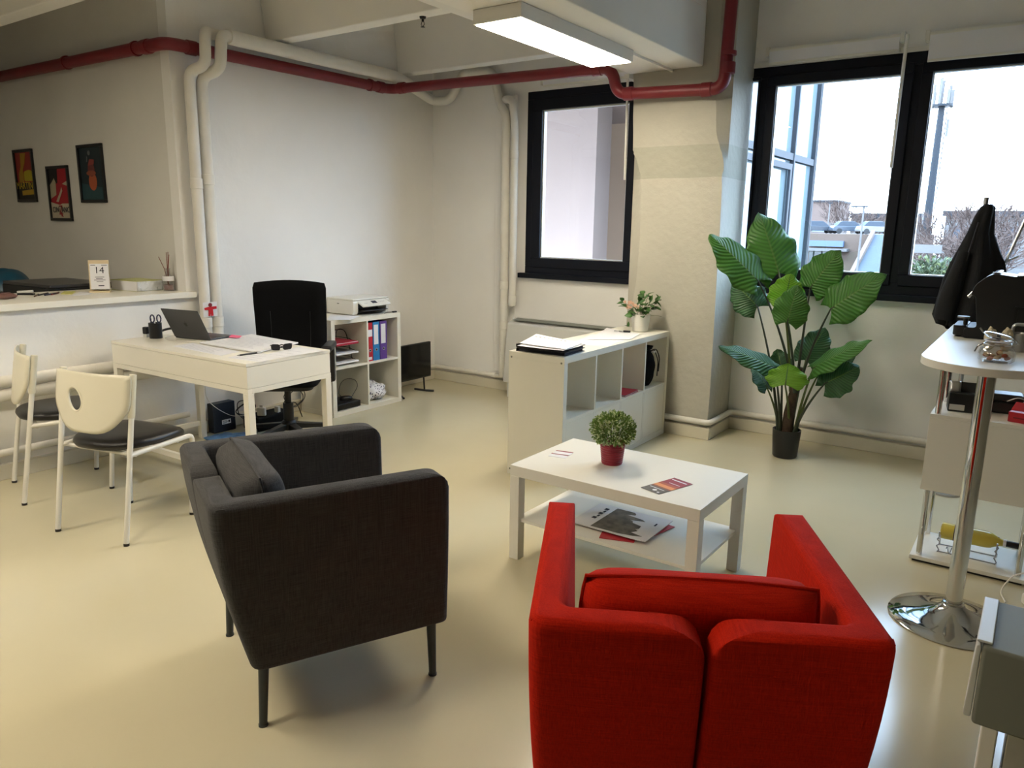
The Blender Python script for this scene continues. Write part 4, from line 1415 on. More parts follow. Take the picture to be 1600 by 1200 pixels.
# red folder and black drawstring bag inside
t = thing('folder', 'red folder lying in the third open cube of the long shelf unit', 'folder', (-2.345, 4.545, 0.3935), R(4))
obj('cover', B((-0.155, -0.11, 0), (0.155, 0.11, 0.002)), mat('red_card', '#b01c34', 0.5), t)
obj('pages', B((-0.150, -0.105, 0.002), (0.150, 0.105, 0.010)), M['paper'], t)
obj('cover_top', B((-0.155, -0.11, 0.010), (0.155, 0.11, 0.012)), mat('red_card_top', '#b01c34', 0.5), t)
t = thing('drawstring_bag', 'black drawstring bag standing in the end cube of the long shelf unit', 'bag', (-2.247, 4.865, 0.3935))
bm = blob(nb(), (0, 0, 0.135), 0.062, 0.085, 0.135, 0.17, 3, 4, 3.2, flatz=0.0)
obj('sack', bm, M['bfabric'], t, ang=70)
bm = lathe(nb(), [(0.03, 0.235), (0.022, 0.255), (0.045, 0.285), (0.05, 0.29), (0.04, 0.27), (0.0, 0.25)], 16)
obj('gathered_neck', bm, M['bfabric'], t, ang=80)
obj('cord', tube(nb(), fillet([(0.02, 0.02, 0.25), (0.05, 0.06, 0.27), (0.066, 0.09, 0.20), (0.064, 0.085, 0.10)], 0.03), 0.004, 8), M['bplastic'], t)
obj('cord', tube(nb(), fillet([(0.02, 0.02, 0.25), (0.05, 0.03, 0.265), (0.068, 0.065, 0.18), (0.066, 0.06, 0.07)], 0.03), 0.004, 8), M['bplastic'], t)
obj('buckle', B((0.045, -0.01, 0.245), (0.062, 0.03, 0.256)), M['lgrey'], t, bevel=0.002)
# ------------------------------------------------------------------ things on the desk
ZD = 0.7605
def frame_at(x, y, z, rot): return Matrix.Translation((x, y, z)) @ Matrix.Rotation(rot, 4, 'Z')
t = thing('laptop', 'dark grey laptop open on the desk, lid toward the viewer', 'laptop', (-4.395, 2.717, ZD), R(12))
obj('keyboard_base', B((-0.152, 0.0, 0.002), (0.152, 0.212, 0.012)), M['spacegrey'], t, bevel=0.003)
obj('keyboard', B((-0.135, 0.03, 0.0121), (0.135, 0.125, 0.0128)), M['bplastic'], t)
Ml = Matrix.Translation((0, 0.0, 0.012)) @ Matrix.Rotation(R(27), 4, 'X')
ld = obj('lid', box(nb(), (-0.152, -0.005, 0.0), (0.152, 0.0, 0.212), Ml), M['spacegrey'], t, bevel=0.002)
obj('screen', box(nb(), (-0.146, 0.0001, 0.006), (0.146, 0.0008, 0.206), Ml), M['bplastic'], ld)
# round fruit-like mark on the lid
bm = nb()
out = []
for k in range(36):
    a = 2*PI*k/36
    r_ = 0.0135*(1-0.10*math.cos(2*a)*0.5)
    x, z = r_*math.cos(a)*1.0, r_*math.sin(a)*1.05
    if abs(math.atan2(x, z)) < 0.35: z -= 0.0022
    dx, dz = x-0.0165, z-0.001
    if dx*dx+dz*dz < 0.0072**2: x -= 0.0040
    out.append((x, 0.105+z))
prism(bm, out, 'y', -0.0056, -0.0050)
prism(bm, [(0.001, 0.1225), (0.004, 0.1235), (0.006, 0.1285), (0.002, 0.127)], 'y', -0.0056, -0.0050)
bm.transform(Ml)
obj('lid_emblem', bm, M['bplastic'], ld)
q = at(244, 528, 'z', ZD)
CUP = Vector((q.x, q.y, ZD))
t = thing('pen_holder', 'black round pen holder on the desk left of the laptop', 'pen holder', CUP)
obj('cup', lathe(nb(), [(0, 0), (0.039, 0), (0.040, 0.098), (0.036, 0.098), (0.035, 0.006), (0, 0.006)], 28), M['bplastic'], t)
t = thing('scissors', 'dark blue handled scissors standing in the pen holder', 'scissors', CUP+Vector((0.004, 0.004, 0.0065)))
dh = mat('dark_blue_handle', '#1c2344', 0.4)
bm = nb()
for s, off in ((-1, 0.0), (1, 0.002)):
    c_ = CX*(0.017*s)+Vector((0, 0, 0.118))
    ring = [c_+CX*(0.013*math.cos(2*PI*k/16)+0.004*s)+Vector((0, 0, 0.024*math.sin(2*PI*k/16))) for k in range(16)]
    tube(bm, ring, 0.0042, 7, closed=True)
    tube(bm, [c_-Vector((0, 0, 0.024)), CX*0.002*s+Vector((0, 0, 0.07))], 0.004, 7)
obj('handles', bm, dh, t)
bm = nb()
tube(bm, [CX*0.003+Vector((0, 0, 0.075)), CX*0.002+Vector((0, 0, 0.0))], 0.004, 6)
obj('blades', bm, M['steel'], t)
for i, (dx, dy, lab, col) in enumerate(((-0.022, 0.012, 'white pen standing in the pen holder', '#e8e8e4'), (-0.026, -0.01, 'black pen standing in the pen holder', '#151515'))):
    t = thing('pen', lab, 'pen', CUP+Vector((dx, dy, 0.0065)), 0, 'pens in the pen holder')
    obj('barrel', cyl(nb(), (0, 0, 0), (-0.004, 0.001, 0.118), 0.0042, seg=8), mat('pen_'+str(i), col, 0.4), t)
q = at(229, 527, 'z', ZD)
t = thing('card_holder', 'small black holder with pale foot beside the pen holder', 'holder', (q.x, q.y, ZD), R(20))
obj('body', B((-0.016, -0.016, 0.022), (0.016, 0.016, 0.068)), M['bplastic'], t, bevel=0.006)
obj('foot', B((-0.013, -0.013, 0), (0.013, 0.013, 0.022)), M['lgrey'], t, bevel=0.002)
# black strap-like headset behind the laptop
q = at(262, 524, 'z', ZD)
t = thing('headset', 'black headset lying between pen holder and laptop', 'headset', (q.x-0.02, q.y+0.03, ZD), R(20))
pts = [(0.085*math.cos(a), 0.07*math.sin(a), 0.012+0.022*math.sin(a*1.0)) for a in [PI*k/14 for k in range(15)]]
obj('headband', tube(nb(), pts, 0.008, 8), M['bplastic'], t)
for s in (-1, 1):
    obj('ear_cup', cyl(nb(), (s*0.085, -0.012, 0.022), (s*0.070, -0.012, 0.022), 0.020, seg=16), M['bplastic'], t, bevel=0.003)
# papers
def papers(label, pts, z, group=None, t_=0.0008, curl=0.0, m='paper', lines=0, name='paper_sheet'):
    P = [at(px, py, 'z', z) for px, py in pts]
    c_ = sum(P, Vector())/4
    t = thing(name, label, 'paper', c_, 0, group)
    L = [p-c_ for p in P]
    obj('sheet', quad_sheet(nb(), *L, t_, 4, curl), M[m], t)
    if lines:
        bm = nb()
        for k in range(lines):
            v = 0.15+0.7*k/lines
            a = L[0].lerp(L[3], v)
            b_ = L[1].lerp(L[2], v)
            a, b_ = a.lerp(b_, 0.12), a.lerp(b_, 0.82-0.2*((k*7) % 3)/3)
            d = (L[3]-L[0]).normalized()*0.0035
            up = Vector((0, 0, t_+0.0004+curl*0.6))
            vs = [bm.verts.new(p+up) for p in (a, b_, b_+d, a+d)]
            bm.faces.new(vs)
        obj('print_lines', bm, M['printgrey'], t, smooth=False, solid=0.0002)
    return t
M['printgrey'] = mat('print_grey', '#b4b4be', 0.8)
papers('white sheet near the front edge of the desk, lying flat left of the pen', [(270, 541), (345, 556), (376, 549), (300, 536)], ZD, 'loose sheets on the desk', lines=5)
papers('white sheet under the black pen at the desk corner', [(356, 559), (405, 566), (447, 557), (392, 550)], ZD, 'loose sheets on the desk', lines=3)
papers('white sheet under the sunglasses at the right edge of the desk', [(408, 556), (440, 559), (508, 548), (466, 542)], ZD+0.001, 'loose sheets on the desk', lines=3)
papers('thick open stack of white printed pages in the middle of the desk', [(312, 537), (402, 552), (466, 537), (393, 524)], ZD+0.0025, None, 0.007, 0.002, lines=9, name='page_stack')
M['pink'] = mat('pink_note', '#f06a8e', 0.7)
papers('pink sticky note beside the laptop', [(357, 527), (374, 528), (378, 525), (362, 523)], ZD+0.0165, None, m='pink', name='sticky_note')
p0, p1 = at(374, 555, 'z', ZD+0.006), at(403, 551, 'z', ZD+0.006)
t = thing('pen', 'black and silver pen lying on the front of the desk', 'pen', p0)
d = p1-p0
d *= 0.14/d.length
obj('barrel', cyl(nb(), (0, 0, 0), d*0.8, 0.0052, seg=10), M['bplastic'], t)
obj('tip', cyl(nb(), -d*0.1, (0, 0, 0), 0.0015, 0.0052, seg=10), M['steel'], t)
obj('cap', cyl(nb(), d*0.8, d, 0.0056, seg=10), M['steel'], t)
obj('clip', cyl(nb(), d*0.7+Vector((0, 0, 0.0065)), d*0.98+Vector((0, 0, 0.0065)), 0.0013, seg=6), M['steel'], t)
q = at(440, 547, 'z', ZD+0.004)
t = thing('sunglasses', 'black folded sunglasses on the white sheets of the desk', 'sunglasses', (q.x, q.y, ZD+0.0035), R(68))
for s in (-1, 1):
    out = rpoly([(s*0.008, 0.0), (s*0.060, 0.004), (s*0.062, 0.040), (s*0.010, 0.036)], 0.014, 4)
    bm = prism(nb(), out, 'y', -0.004, 0.0)
    obj('lens', bm, M['bplastic'], t)
    obj('temple_arm', tube(nb(), fillet([(s*0.062, 0, 0.034), (s*0.060, 0.02, 0.030), (-s*0.02, 0.045, 0.006), (-s*0.05, 0.04, 0.003)], 0.012), 0.003, 7), M['bplastic'], t)
obj('bridge', tube(nb(), [(-0.012, -0.002, 0.030), (0, -0.004, 0.034), (0.012, -0.002, 0.030)], 0.003, 7), M['bplastic'], t)
# charger cable: over the desk, behind it, down to the power block on the floor
pts = [(-4.27, 2.70, ZD+0.004), (-4.36, 2.62, ZD+0.003), (-4.50, 2.60, ZD+0.003), (-4.62, 2.68, ZD+0.003), (-4.66, 2.90, ZD+0.003), (-4.70, 3.035, ZD+0.003), (-4.705, 3.045, 0.60), (-4.71, 2.98, 0.40), (-4.70, 2.99, 0.26), (-4.66, 3.12, 0.14), (-4.60, 3.22, 0.125)]
def smooth_path(pts, n=6):
    P = [Vector(p) for p in pts]
    P = [P[0]*2-P[1]]+P+[P[-1]*2-P[-2]]
    out = []
    for i in range(1, len(P)-2):
        for k in range(n):
            s = k/n
            a, b_, c_, d_ = P[i-1:i+3]
            out.append(0.5*((b_*2)+(c_-a)*s+(a*2-b_*5+c_*4-d_)*s*s+(b_*3-a-c_*3+d_)*s**3))
    out.append(P[-2])
    return out
o = obj('charger_cable', tube(nb(), smooth_path(pts), 0.0023, 6), M['whitemetal'])
tag(o, 'thin white charger cable from the laptop down behind the desk', 'cable')

# ------------------------------------------------------------------ on the floor under the desk
t = thing('router_box', 'dark navy box with a white sticker standing against the wall under the desk', 'box', (-4.78, 3.14, 0))
obj('body', B((-0.035, -0.095, 0), (0.035, 0.085, 0.215)), M['navy'], t, bevel=0.004)
st = obj('sticker', B((0.0351, -0.028, 0.055), (0.0356, 0.045, 0.088)), M['paper'], t)
bm = nb()
for k in range(3): box(bm, (0.0356, -0.022, 0.061+0.008*k), (0.0358, 0.012+0.006*(k % 2), 0.064+0.008*k))
box(bm, (0.0356, 0.024, 0.064), (0.0358, 0.038, 0.080))
obj('sticker_print', bm, M['ink'], st)
t = thing('power_block', 'low black power block on the floor behind the desk legs', 'power block', (-4.62, 3.42, 0))
obj('body', B((-0.09, -0.16, 0), (0.09, 0.16, 0.105)), M['matteblack'], t, bevel=0.012)
obj('vent', B((-0.07, -0.1605, 0.04), (0.07, -0.1601, 0.07)), M['bmetal'], t)
t = thing('charger', 'white square charger plugged in on the black power block', 'charger', (-4.575, 3.33, 0.1055), R(30))
obj('body', B((-0.032, -0.014, 0), (0.032, 0.014, 0.064)), M['whitemetal'], t, bevel=0.008)
obj('plug', B((-0.012, -0.006, 0.064), (0.012, 0.006, 0.08)), M['whitemetal'], t)
t = thing('adapter', 'small white adapter right of the square charger on the power block', 'charger', (-4.575, 3.47, 0.1055), R(10))
obj('body', B((-0.018, -0.014, 0), (0.018, 0.014, 0.045)), M['whitemetal'], t, bevel=0.004)
rnd = random.Random(21)
for i, lab in enumerate(('black cable tangle looping over the left end of the power block', 'black cable tangle hanging by the shelf unit behind the office chair')):
    P = []
    c_ = Vector((-4.68, 3.28, 0.15)) if i == 0 else Vector((-4.66, 3.70, 0.17))
    for k in range(16):
        a = k*1.15
        P.append(c_+Vector((rnd.uniform(-0.03, 0.03), 0.085*math.cos(a), 0.065*math.sin(a)+rnd.uniform(-0.02, 0.02))))
    P.append(c_+Vector((0.02, 0.05, -c_.z+0.118 if i == 0 else -c_.z+0.004)))
    o = obj('cable_tangle', tube(nb(), smooth_path(P, 5), 0.0035, 6), M['bplastic'])
    tag(o, lab, 'cable', 'black cables under the desk')
M['bluebag'] = mat('blue_plastic_bag', '#3d6ea6', 0.35, noise=0.55, nscale=14)
o = obj('plastic_bag', blob(nb(), (0, 0, 0.03), 0.10, 0.16, 0.045, 0.35, 9, 4, 5, flatz=0.0), M['bluebag'], ang=50)
o.location = (-4.42, 2.96, 0)
o.rotation_euler = (0, 0, R(-50))
tag(o, 'crumpled blue patterned plastic bag on the floor under the desk', 'bag')

# ------------------------------------------------------------------ printer and contents of the four-cube unit
ZK = 0.7705
t = thing('printer', 'white inkjet printer on top of the four-cube shelf', 'printer', (-4.66, 4.405, ZK))
obj('body', prism(nb(), rpoly([(-0.165, 0.004), (0.14, 0.004), (0.15, 0.03), (0.15, 0.118), (-0.165, 0.118)], [0.01, 0.01, 0.01, 0.02, 0.02], 3), 'y', -0.205, -0.150), M['white'], t, bevel=0.006)
obj('body', prism(nb(), rpoly([(-0.165, 0.004), (0.14, 0.004), (0.15, 0.03), (0.15, 0.118), (-0.165, 0.118)], [0.01, 0.01, 0.01, 0.02, 0.02], 3), 'y', 0.165, 0.205), M['white'], t, bevel=0.006)
obj('body', B((-0.163, -0.15, 0.005), (0.05, 0.165, 0.117)), M['white'], t)
obj('paper_slot', B((0.0505, -0.149, 0.012), (0.055, 0.164, 0.080)), M['bplastic'], t)
obj('scanner_lid', B((-0.165, -0.205, 0.1185), (0.145, 0.205, 0.132)), M['white'], t, bevel=0.006)
Mp = Matrix.Translation((0.135, 0, 0.117)) @ Matrix.Rotation(R(28), 4, 'Y')
cp = obj('control_panel', box(nb(), (0.0, -0.15, -0.012), (0.085, 0.165, 0.0), Mp), M['white'], t, bevel=0.003)
obj('display', box(nb(), (0.02, -0.02, 0.0002), (0.055, 0.035, 0.001), Mp), M['ink'], cp)
bm = nb()
for k in range(4): cyl(bm, Mp @ Vector((0.038, 0.065+0.018*k, 0.0)), Mp @ Vector((0.038, 0.065+0.018*k, 0.0012)), 0.005, seg=10)
box(bm, (0.045, -0.11, 0.0002), (0.052, -0.075, 0.0008), Mp)
obj('buttons', bm, M['lgrey'], cp)
obj('output_tray', box(nb(), (0.0, -0.12, 0.0), (0.15, 0.13, 0.006), Matrix.Translation((0.055, 0, 0.028)) @ Matrix.Rotation(R(-2), 4, 'Y')), M['bplastic'], t, bevel=0.002)
obj('tray_stop', B((0.16, 0.05, 0.034), (0.215, 0.09, 0.040), Matrix.Rotation(R(-10), 4, 'Y')), M['bplastic'], t)
bm = nb()
box(bm, (-0.04, -0.2056, 0.085), (-0.015, -0.2051, 0.092))
obj('side_mark', bm, M['greyplastic'], t)
paper_at('white sheet sticking out under the printer on the four-cube shelf', [(512, 500), (548, 500), (563, 494), (516, 491)], ZK, None, curl=0.001)
q = at(603, 489, 'z', ZK+0.006)
pts = smooth_path([(-4.44, 4.48, ZK+0.004), (-4.46, 4.53, ZK+0.005), (-4.44, 4.58, ZK+0.006)], 5)
t = thing('usb_cable', 'short black cable with a plug on the right front of the four-cube shelf', 'cable')
obj('cord', tube(nb(), pts, 0.003, 6), M['bplastic'], t)
obj('plug', B((-4.452, 4.578, ZK), (-4.430, 4.618, ZK+0.013)), M['bplastic'], t, bevel=0.003)
# letter tray
t = thing('letter_tray', 'black wire three-tier letter tray in the upper left cube of the four-cube shelf', 'letter tray', (-4.60, 4.075, 0.3935))
for z in (0.012, 0.085, 0.160):
    bm = nb()
    box(bm, (-0.16, -0.13, z), (0.13, 0.125, z+0.002))
    tube(bm, [(-0.16, -0.13, z+0.03), (0.02, -0.13, z+0.03), (0.13, -0.13, z+0.004), (0.13, 0.125, z+0.004), (0.02, 0.125, z+0.03), (-0.16, 0.125, z+0.03)], 0.003, 6)
    obj('tray', bm, M['bmetal'], t)
for y in (-0.137, 0.132):
    pts = fillet([(-0.14, y, 0.0), (-0.13, y, 0.255), (-0.02, y, 0.255), (0.06, y, 0.0)], 0.05, 4)
    obj('frame', tube(nb(), pts, 0.0035, 6), M['bmetal'], t)
obj('handle', tube(nb(), [(-0.075, -0.137, 0.254), (-0.075, 0.132, 0.254)], 0.0035, 6), M['bmetal'], t)
rc = mat('red_folder_card', '#b11c36', 0.5)
f_ = thing('folder', 'red folder on the topmost tier of the letter tray', 'folder', (-4.60, 4.075, 0.3935+0.163))
obj('cover', prism(nb(), [(-0.15, -0.12), (0.155, -0.12), (0.155, 0.11), (-0.15, 0.11)], 'z', 0.001, 0.016), rc, f_)
obj('pages', B((-0.148, -0.118, 0.0162), (0.153, 0.108, 0.020)), M['paper'], f_)
obj('cover_top', B((-0.15, -0.12, 0.0202), (0.150, 0.105, 0.0225)), rc, f_)
for z, lab in ((0.0885, 'stack of white papers on the middle tier of the letter tray'), (0.0155, 'stack of white papers on the lowest tier of the letter tray')):
    o = obj('paper_stack', B((-0.15, -0.118, 0), (0.150, 0.112, 0.012)), M['paper'])
    o.location = (-4.60, 4.075, 0.3935+z)
    tag(o, lab, 'paper')
def binder(label, col, y0, w_, h_, big):
    t = thing('ring_binder', label, 'folder', (-4.59, y0, 0.3935), 0, 'lever arch folders in the four-cube shelf')
    mc = mat('binder_'+label.split()[0], col, 0.45)
    obj('cover', B((-0.135, 0.001, 0), (0.150, 0.0035, h_)), mc, t)
    obj('cover', B((-0.135, w_-0.0035, 0), (0.150, w_-0.001, h_)), mc, t)
    sp = obj('spine', B((0.1485, 0.001, 0), (0.152, w_-0.001, h_)), mc, t, bevel=0.001)
    obj('pages', B((-0.13, 0.005, 0.006), (0.145, w_-0.005, h_-0.02)), M['paper'], t)
    if big: obj('label', B((0.1521, w_*0.14, h_*0.42), (0.1525, w_*0.80, h_*0.93)), M['paper'], sp)
    else:
        obj('label', B((0.1521, w_*0.05, h_*0.64), (0.1525, w_*0.92, h_*0.82)), M['paper'], sp)
        obj('label', B((0.1521, w_*0.2, h_*0.04), (0.1525, w_*0.8, h_*0.11)), M['paper'], sp)
    cy, cz = w_*0.5, h_*0.28
    ring = [(0.1525, cy+0.011*math.cos(2*PI*k/18), cz+0.011*math.sin(2*PI*k/18)) for k in range(18)]
    obj('finger_ring', tube(nb(), ring, 0.002, 6, closed=True), M['steel'], sp)
    obj('finger_hole', cyl(nb(), (0.1521, cy, cz), (0.1524, cy, cz), 0.010, seg=16), M['bplastic'], sp)
binder('red lever arch folder leftmost in the four-cube shelf', '#b3182c', 4.274, 0.062, 0.318, False)
binder('blue lever arch folder with a long white label in the four-cube shelf', '#1f7ab8', 4.340, 0.074, 0.318, True)
binder('purple lever arch folder with a long white label in the four-cube shelf', '#5b3a8c', 4.420, 0.080, 0.318, True)
# set-top box with cable
t = thing('set_top_box', 'black set-top box in the lower left cube of the four-cube shelf', 'box', (-4.55, 4.06, 0.0385))
obj('body', B((-0.11, -0.125, 0.004), (0.11, 0.125, 0.052)), M['bplastic'], t, bevel=0.003)
obj('front_panel', B((0.1101, -0.11, 0.012), (0.1106, 0.11, 0.04)), M['bmetal'], t)
bm = nb()
for x in (-0.09, 0.09):
    for y in (-0.1, 0.1): cyl(bm, (x, y, 0), (x, y, 0.004), 0.01, seg=10)
obj('feet', bm, M['bplastic'], t)
t = thing('computer_mouse', 'black computer mouse with its cable lying on the set-top box', 'mouse', (-4.53, 4.11, 0.0908), R(60))
bm = nb()
lv = []
for zz, k in ((0, 0.95), (0.008, 1.0), (0.020, 0.92), (0.030, 0.70), (0.034, 0.4)):
    lv.append([bm.verts.new((0.055*k*math.cos(2*PI*i/20), 0.031*k*math.sin(2*PI*i/20), zz)) for i in range(20)])
for A, C in zip(lv, lv[1:]):
    for i in range(20): bm.faces.new((A[i], A[(i+1) % 20], C[(i+1) % 20], C[i]))
bm.faces.new(lv[-1])
bm.faces.new(lv[0][::-1])
obj('body', bm, M['bplastic'], t, ang=60)
loop = [(-0.06, 0.02, 0.01), (-0.05, -0.03, 0.05), (-0.03, -0.02, 0.14), (-0.01, 0.035, 0.17), (0.02, 0.09, 0.15), (0.03, 0.10, 0.10), (0.03, 0.06, 0.05), (0.05, 0.0, 0.016)]
Mi = Matrix.Rotation(R(-60), 4, 'Z')
obj('cord', tube(nb(), [Mi @ Vector(p) for p in smooth_path(loop, 3)], 0.0025, 6), M['bplastic'], t)
# patterned bag
def bag_mat():
    m = mat('printed_white_bag', '#e9e9ee', 0.4)
    t_ = m.node_tree
    b = t_.nodes['Principled BSDF']
    tc = t_.nodes.new('ShaderNodeTexCoord')
    mp = t_.nodes.new('ShaderNodeMapping')
    mp.inputs['Rotation'].default_value = (0.5, 0.3, 0.6)
    mp.inputs['Scale'].default_value = (9, 26, 16)
    t_.links.new(tc.outputs['Object'], mp.inputs[0])
    wv = t_.nodes.new('ShaderNodeTexVoronoi')
    wv.inputs['Scale'].default_value = 3.2
    t_.links.new(mp.outputs[0], wv.inputs['Vector'])
    lt = t_.nodes.new('ShaderNodeMath')
    lt.operation = 'LESS_THAN'
    lt.inputs[1].default_value = 0.36
    t_.links.new(wv.outputs['Distance'], lt.inputs[0])
    mx = t_.nodes.new('ShaderNodeMix')
    mx.data_type = 'RGBA'
    mx.inputs['A'].default_value = srgb('#e9e9ee')
    mx.inputs['B'].default_value = srgb('#20244a')
    t_.links.new(lt.outputs[0], mx.inputs['Factor'])
    t_.links.new(mx.outputs['Result'], b.inputs['Base Color'])
    return m
o = obj('plastic_bag', blob(nb(), (0, 0, 0.065), 0.125, 0.135, 0.075, 0.22, 5, 4, 3.5, flatz=0.0), bag_mat(), ang=45)
o.location = (-4.58, 4.435, 0.0385)
tag(o, 'crumpled white plastic bag with dark blue print in the lower right cube', 'bag')
# monitor on the floor
t = thing('monitor', 'black flat monitor standing on the floor right of the four-cube shelf', 'monitor', (-4.50, 4.91, 0))
obj('panel', B((-0.03, -0.25, 0.135), (-0.005, 0.22, 0.457)), M['bplastic'], t, bevel=0.004)
obj('screen', B((-0.0049, -0.244, 0.147), (-0.0044, 0.214, 0.451)), mat('monitor_glass', '#0a0b0c', 0.12), t)
for s in (-1, 1):
    bm = tube(nb(), [(-0.02, 0.15*s-0.015, 0.14), (-0.02, 0.16*s-0.015, 0.02), (-0.02, 0.16*s-0.015, 0.012)], 0.008, 8)
    tube(bm, [(-0.13, 0.16*s-0.015-0.01*s, 0.010), (0.0, 0.16*s-0.015, 0.012), (0.06, 0.16*s-0.015+0.04*s, 0.010)], 0.010, 8)
    obj('stand_foot', bm, M['bplastic'], t)

# ------------------------------------------------------------------ counter, things on and behind it
ZN = 1.020
t = thing('countertop', 'long pale counter slab on the low wall under the posters', 'counter', (XL, 0.5, 0.980))
obj('slab', prism(nb(), [(-0.62, -3.0), (0.055, -3.0), (0.055, 2.53), (0.002, 2.53), (0.002, 2.483), (-0.62, 2.483)], 'z', 0.001, ZN-0.980), M['desk'], t, bevel=0.002)
t = thing('back_desk', 'desk behind the counter carrying the black box', 'desk', (-6.10, 2.2, 0))
obj('desktop', B((-0.75, -0.9, 0.72), (0.55, 0.72, 0.745)), M['white'], t)
for x in (-0.73, 0.48):
    for y in (-0.88, 0.65): obj('leg', B((x, y, 0), (x+0.045, y+0.045, 0.7195)), M['whitemetal'], t)
t = thing('equipment_box', 'black flat-topped box machine behind the counter', 'machine', (-5.93, 2.60, 0.7455), R(3))
obj('body', B((-0.30, -0.22, 0.004), (0.36, 0.24, 0.285)), M['bplastic'], t, bevel=0.006)
obj('top_lid', B((-0.295, -0.215, 0.2855), (0.355, 0.235, 0.308)), mat('dark_grey_lid', '#3a3a3c', 0.35), t, bevel=0.004)
obj('base_box', B((-0.42, -0.26, 0.0), (-0.305, -0.05, 0.22)), M['bplastic'], t, bevel=0.005)
M['tealbag'] = mat('teal_plastic_bag', '#1d5672', 0.35, noise=0.3, nscale=6)
o = obj('plastic_bag', blob(nb(), (0, 0, 0.17), 0.19, 0.19, 0.20, 0.12, 14, 4, 3.0, flatz=0.0), M['tealbag'], ang=50)
o.location = (-6.56, 2.52, 0.7455)
tag(o, 'teal blue plastic bag behind the counter at the left edge', 'bag')
# calendar
q = at(157, 456, 'z', ZN)
t = thing('desk_calendar', 'block calendar showing 14 on a pale wooden easel on the counter', 'calendar', (q.x, q.y, ZN), R(58))
# local: faces -y
M['wood'] = mat('pale_wood', '#dcc9a4', 0.6, noise=0.1, nscale=12, stretch=(1, 1, 8))
Ml = Matrix.Rotation(R(-10), 4, 'X')
obj('easel_back', box(nb(), (-0.062, 0.0, 0.008), (0.062, 0.012, 0.215), Ml), M['wood'], t, bevel=0.001)
obj('easel_foot', B((-0.062, -0.065, 0.0), (0.062, 0.05, 0.010)), M['wood'], t, bevel=0.001)
pb = obj('page_block', box(nb(), (-0.050, -0.040, 0.014), (0.060, -0.0005, 0.185), Ml), M['paper'], t)
face = Ml @ Matrix.Translation((0.006, -0.0405, 0.140)) @ Matrix.Rotation(R(90), 4, 'X')
text('date_number', '14', 0.062, face, M['ink'], pb)
for (x0, z0, x1, z1) in ((-0.021, 0.094, 0.034, 0.097), (-0.016, 0.084, 0.024, 0.087), (-0.028, 0.074, 0.040, 0.077), (-0.014, 0.064, 0.026, 0.067), (-0.005, 0.034, 0.03, 0.040), (-0.044, 0.174, -0.015, 0.177), (0.02, 0.174, 0.054, 0.177)):
    obj('text_line', box(nb(), (x0, -0.0408, z0), (x1, -0.0402, z1), Ml), M['ink'], pb, smooth=False)
# book in shrink wrap
M['bookcover'] = mat('yellow_green_cover', '#b9bd72', 0.4, noise=0.12, nscale=8)
M['wrap'] = mat('clear_wrap', '#dfe3e6', 0.12, noise=0.1, nscale=20, bump=0.8, bscale=35)
F_ = at(215, 456, 'z', ZN)
t = thing('catalogue', 'thick yellow-green catalogue in shiny wrap lying on the counter', 'book', (F_.x, F_.y, ZN), R(6))
obj('pages', B((-0.29, 0.002, 0.002), (-0.004, 0.20, 0.068)), M['paper'], t)
obj('cover', B((-0.292, 0, 0.0685), (0, 0.202, 0.072)), M['bookcover'], t)
obj('cover', B((-0.292, 0, 0.0), (0, 0.202, 0.002)), M['bookcover'], t)
g = [[(0.004+0.008*math.sin(i*2.1)*math.sin(j*1.3), 0.002+0.198*i/14, 0.002+0.066*j/6) for j in range(7)] for i in range(15)]
bm = nb()
sheet(bm, g)
obj('wrap', bm, M['wrap'], t, solid=0.001)
# reed diffuser
q = at(264, 449, 'y', 2.935)
M['cglass'] = glass_mat('clear_bottle_glass', (0.93, 0.93, 0.93), 0.10)
t = thing('reed_diffuser', 'glass reed diffuser with brown sticks on the counter by the wall corner', 'diffuser', (q.x, q.y, ZN))
obj('bottle', lathe(nb(), [(0, 0), (0.034, 0), (0.037, 0.006), (0.037, 0.085), (0.028, 0.105), (0.016, 0.115), (0.015, 0.150), (0.019, 0.152), (0.019, 0.156), (0.011, 0.156), (0.011, 0.115), (0.024, 0.10), (0.032, 0.083), (0.032, 0.006), (0, 0.006)], 24), M['cglass'], t)
obj('label_band', lathe(nb(), [(0.0375, 0.070), (0.0385, 0.070), (0.0385, 0.098), (0.033, 0.102), (0.0375, 0.095)], 24), M['paper'], t)
obj('liquid', lathe(nb(), [(0, 0.007), (0.0315, 0.007), (0.0315, 0.045), (0, 0.045)], 20), mat('pinkish_liquid', '#8d6f6b', 0.2), t)
rd = mat('brown_reed', '#7c3f34', 0.7)
for dx, dz in ((-0.06, 0.235), (-0.004, 0.265), (0.008, 0.268), (0.014, 0.25)):
    obj('reed', tube(nb(), [(0, 0, 0.02), CX*(dx*0.35)+Vector((0, 0, 0.15)), CX*dx+Vector((0, 0.004, dz))], 0.0022, 6), rd, t)
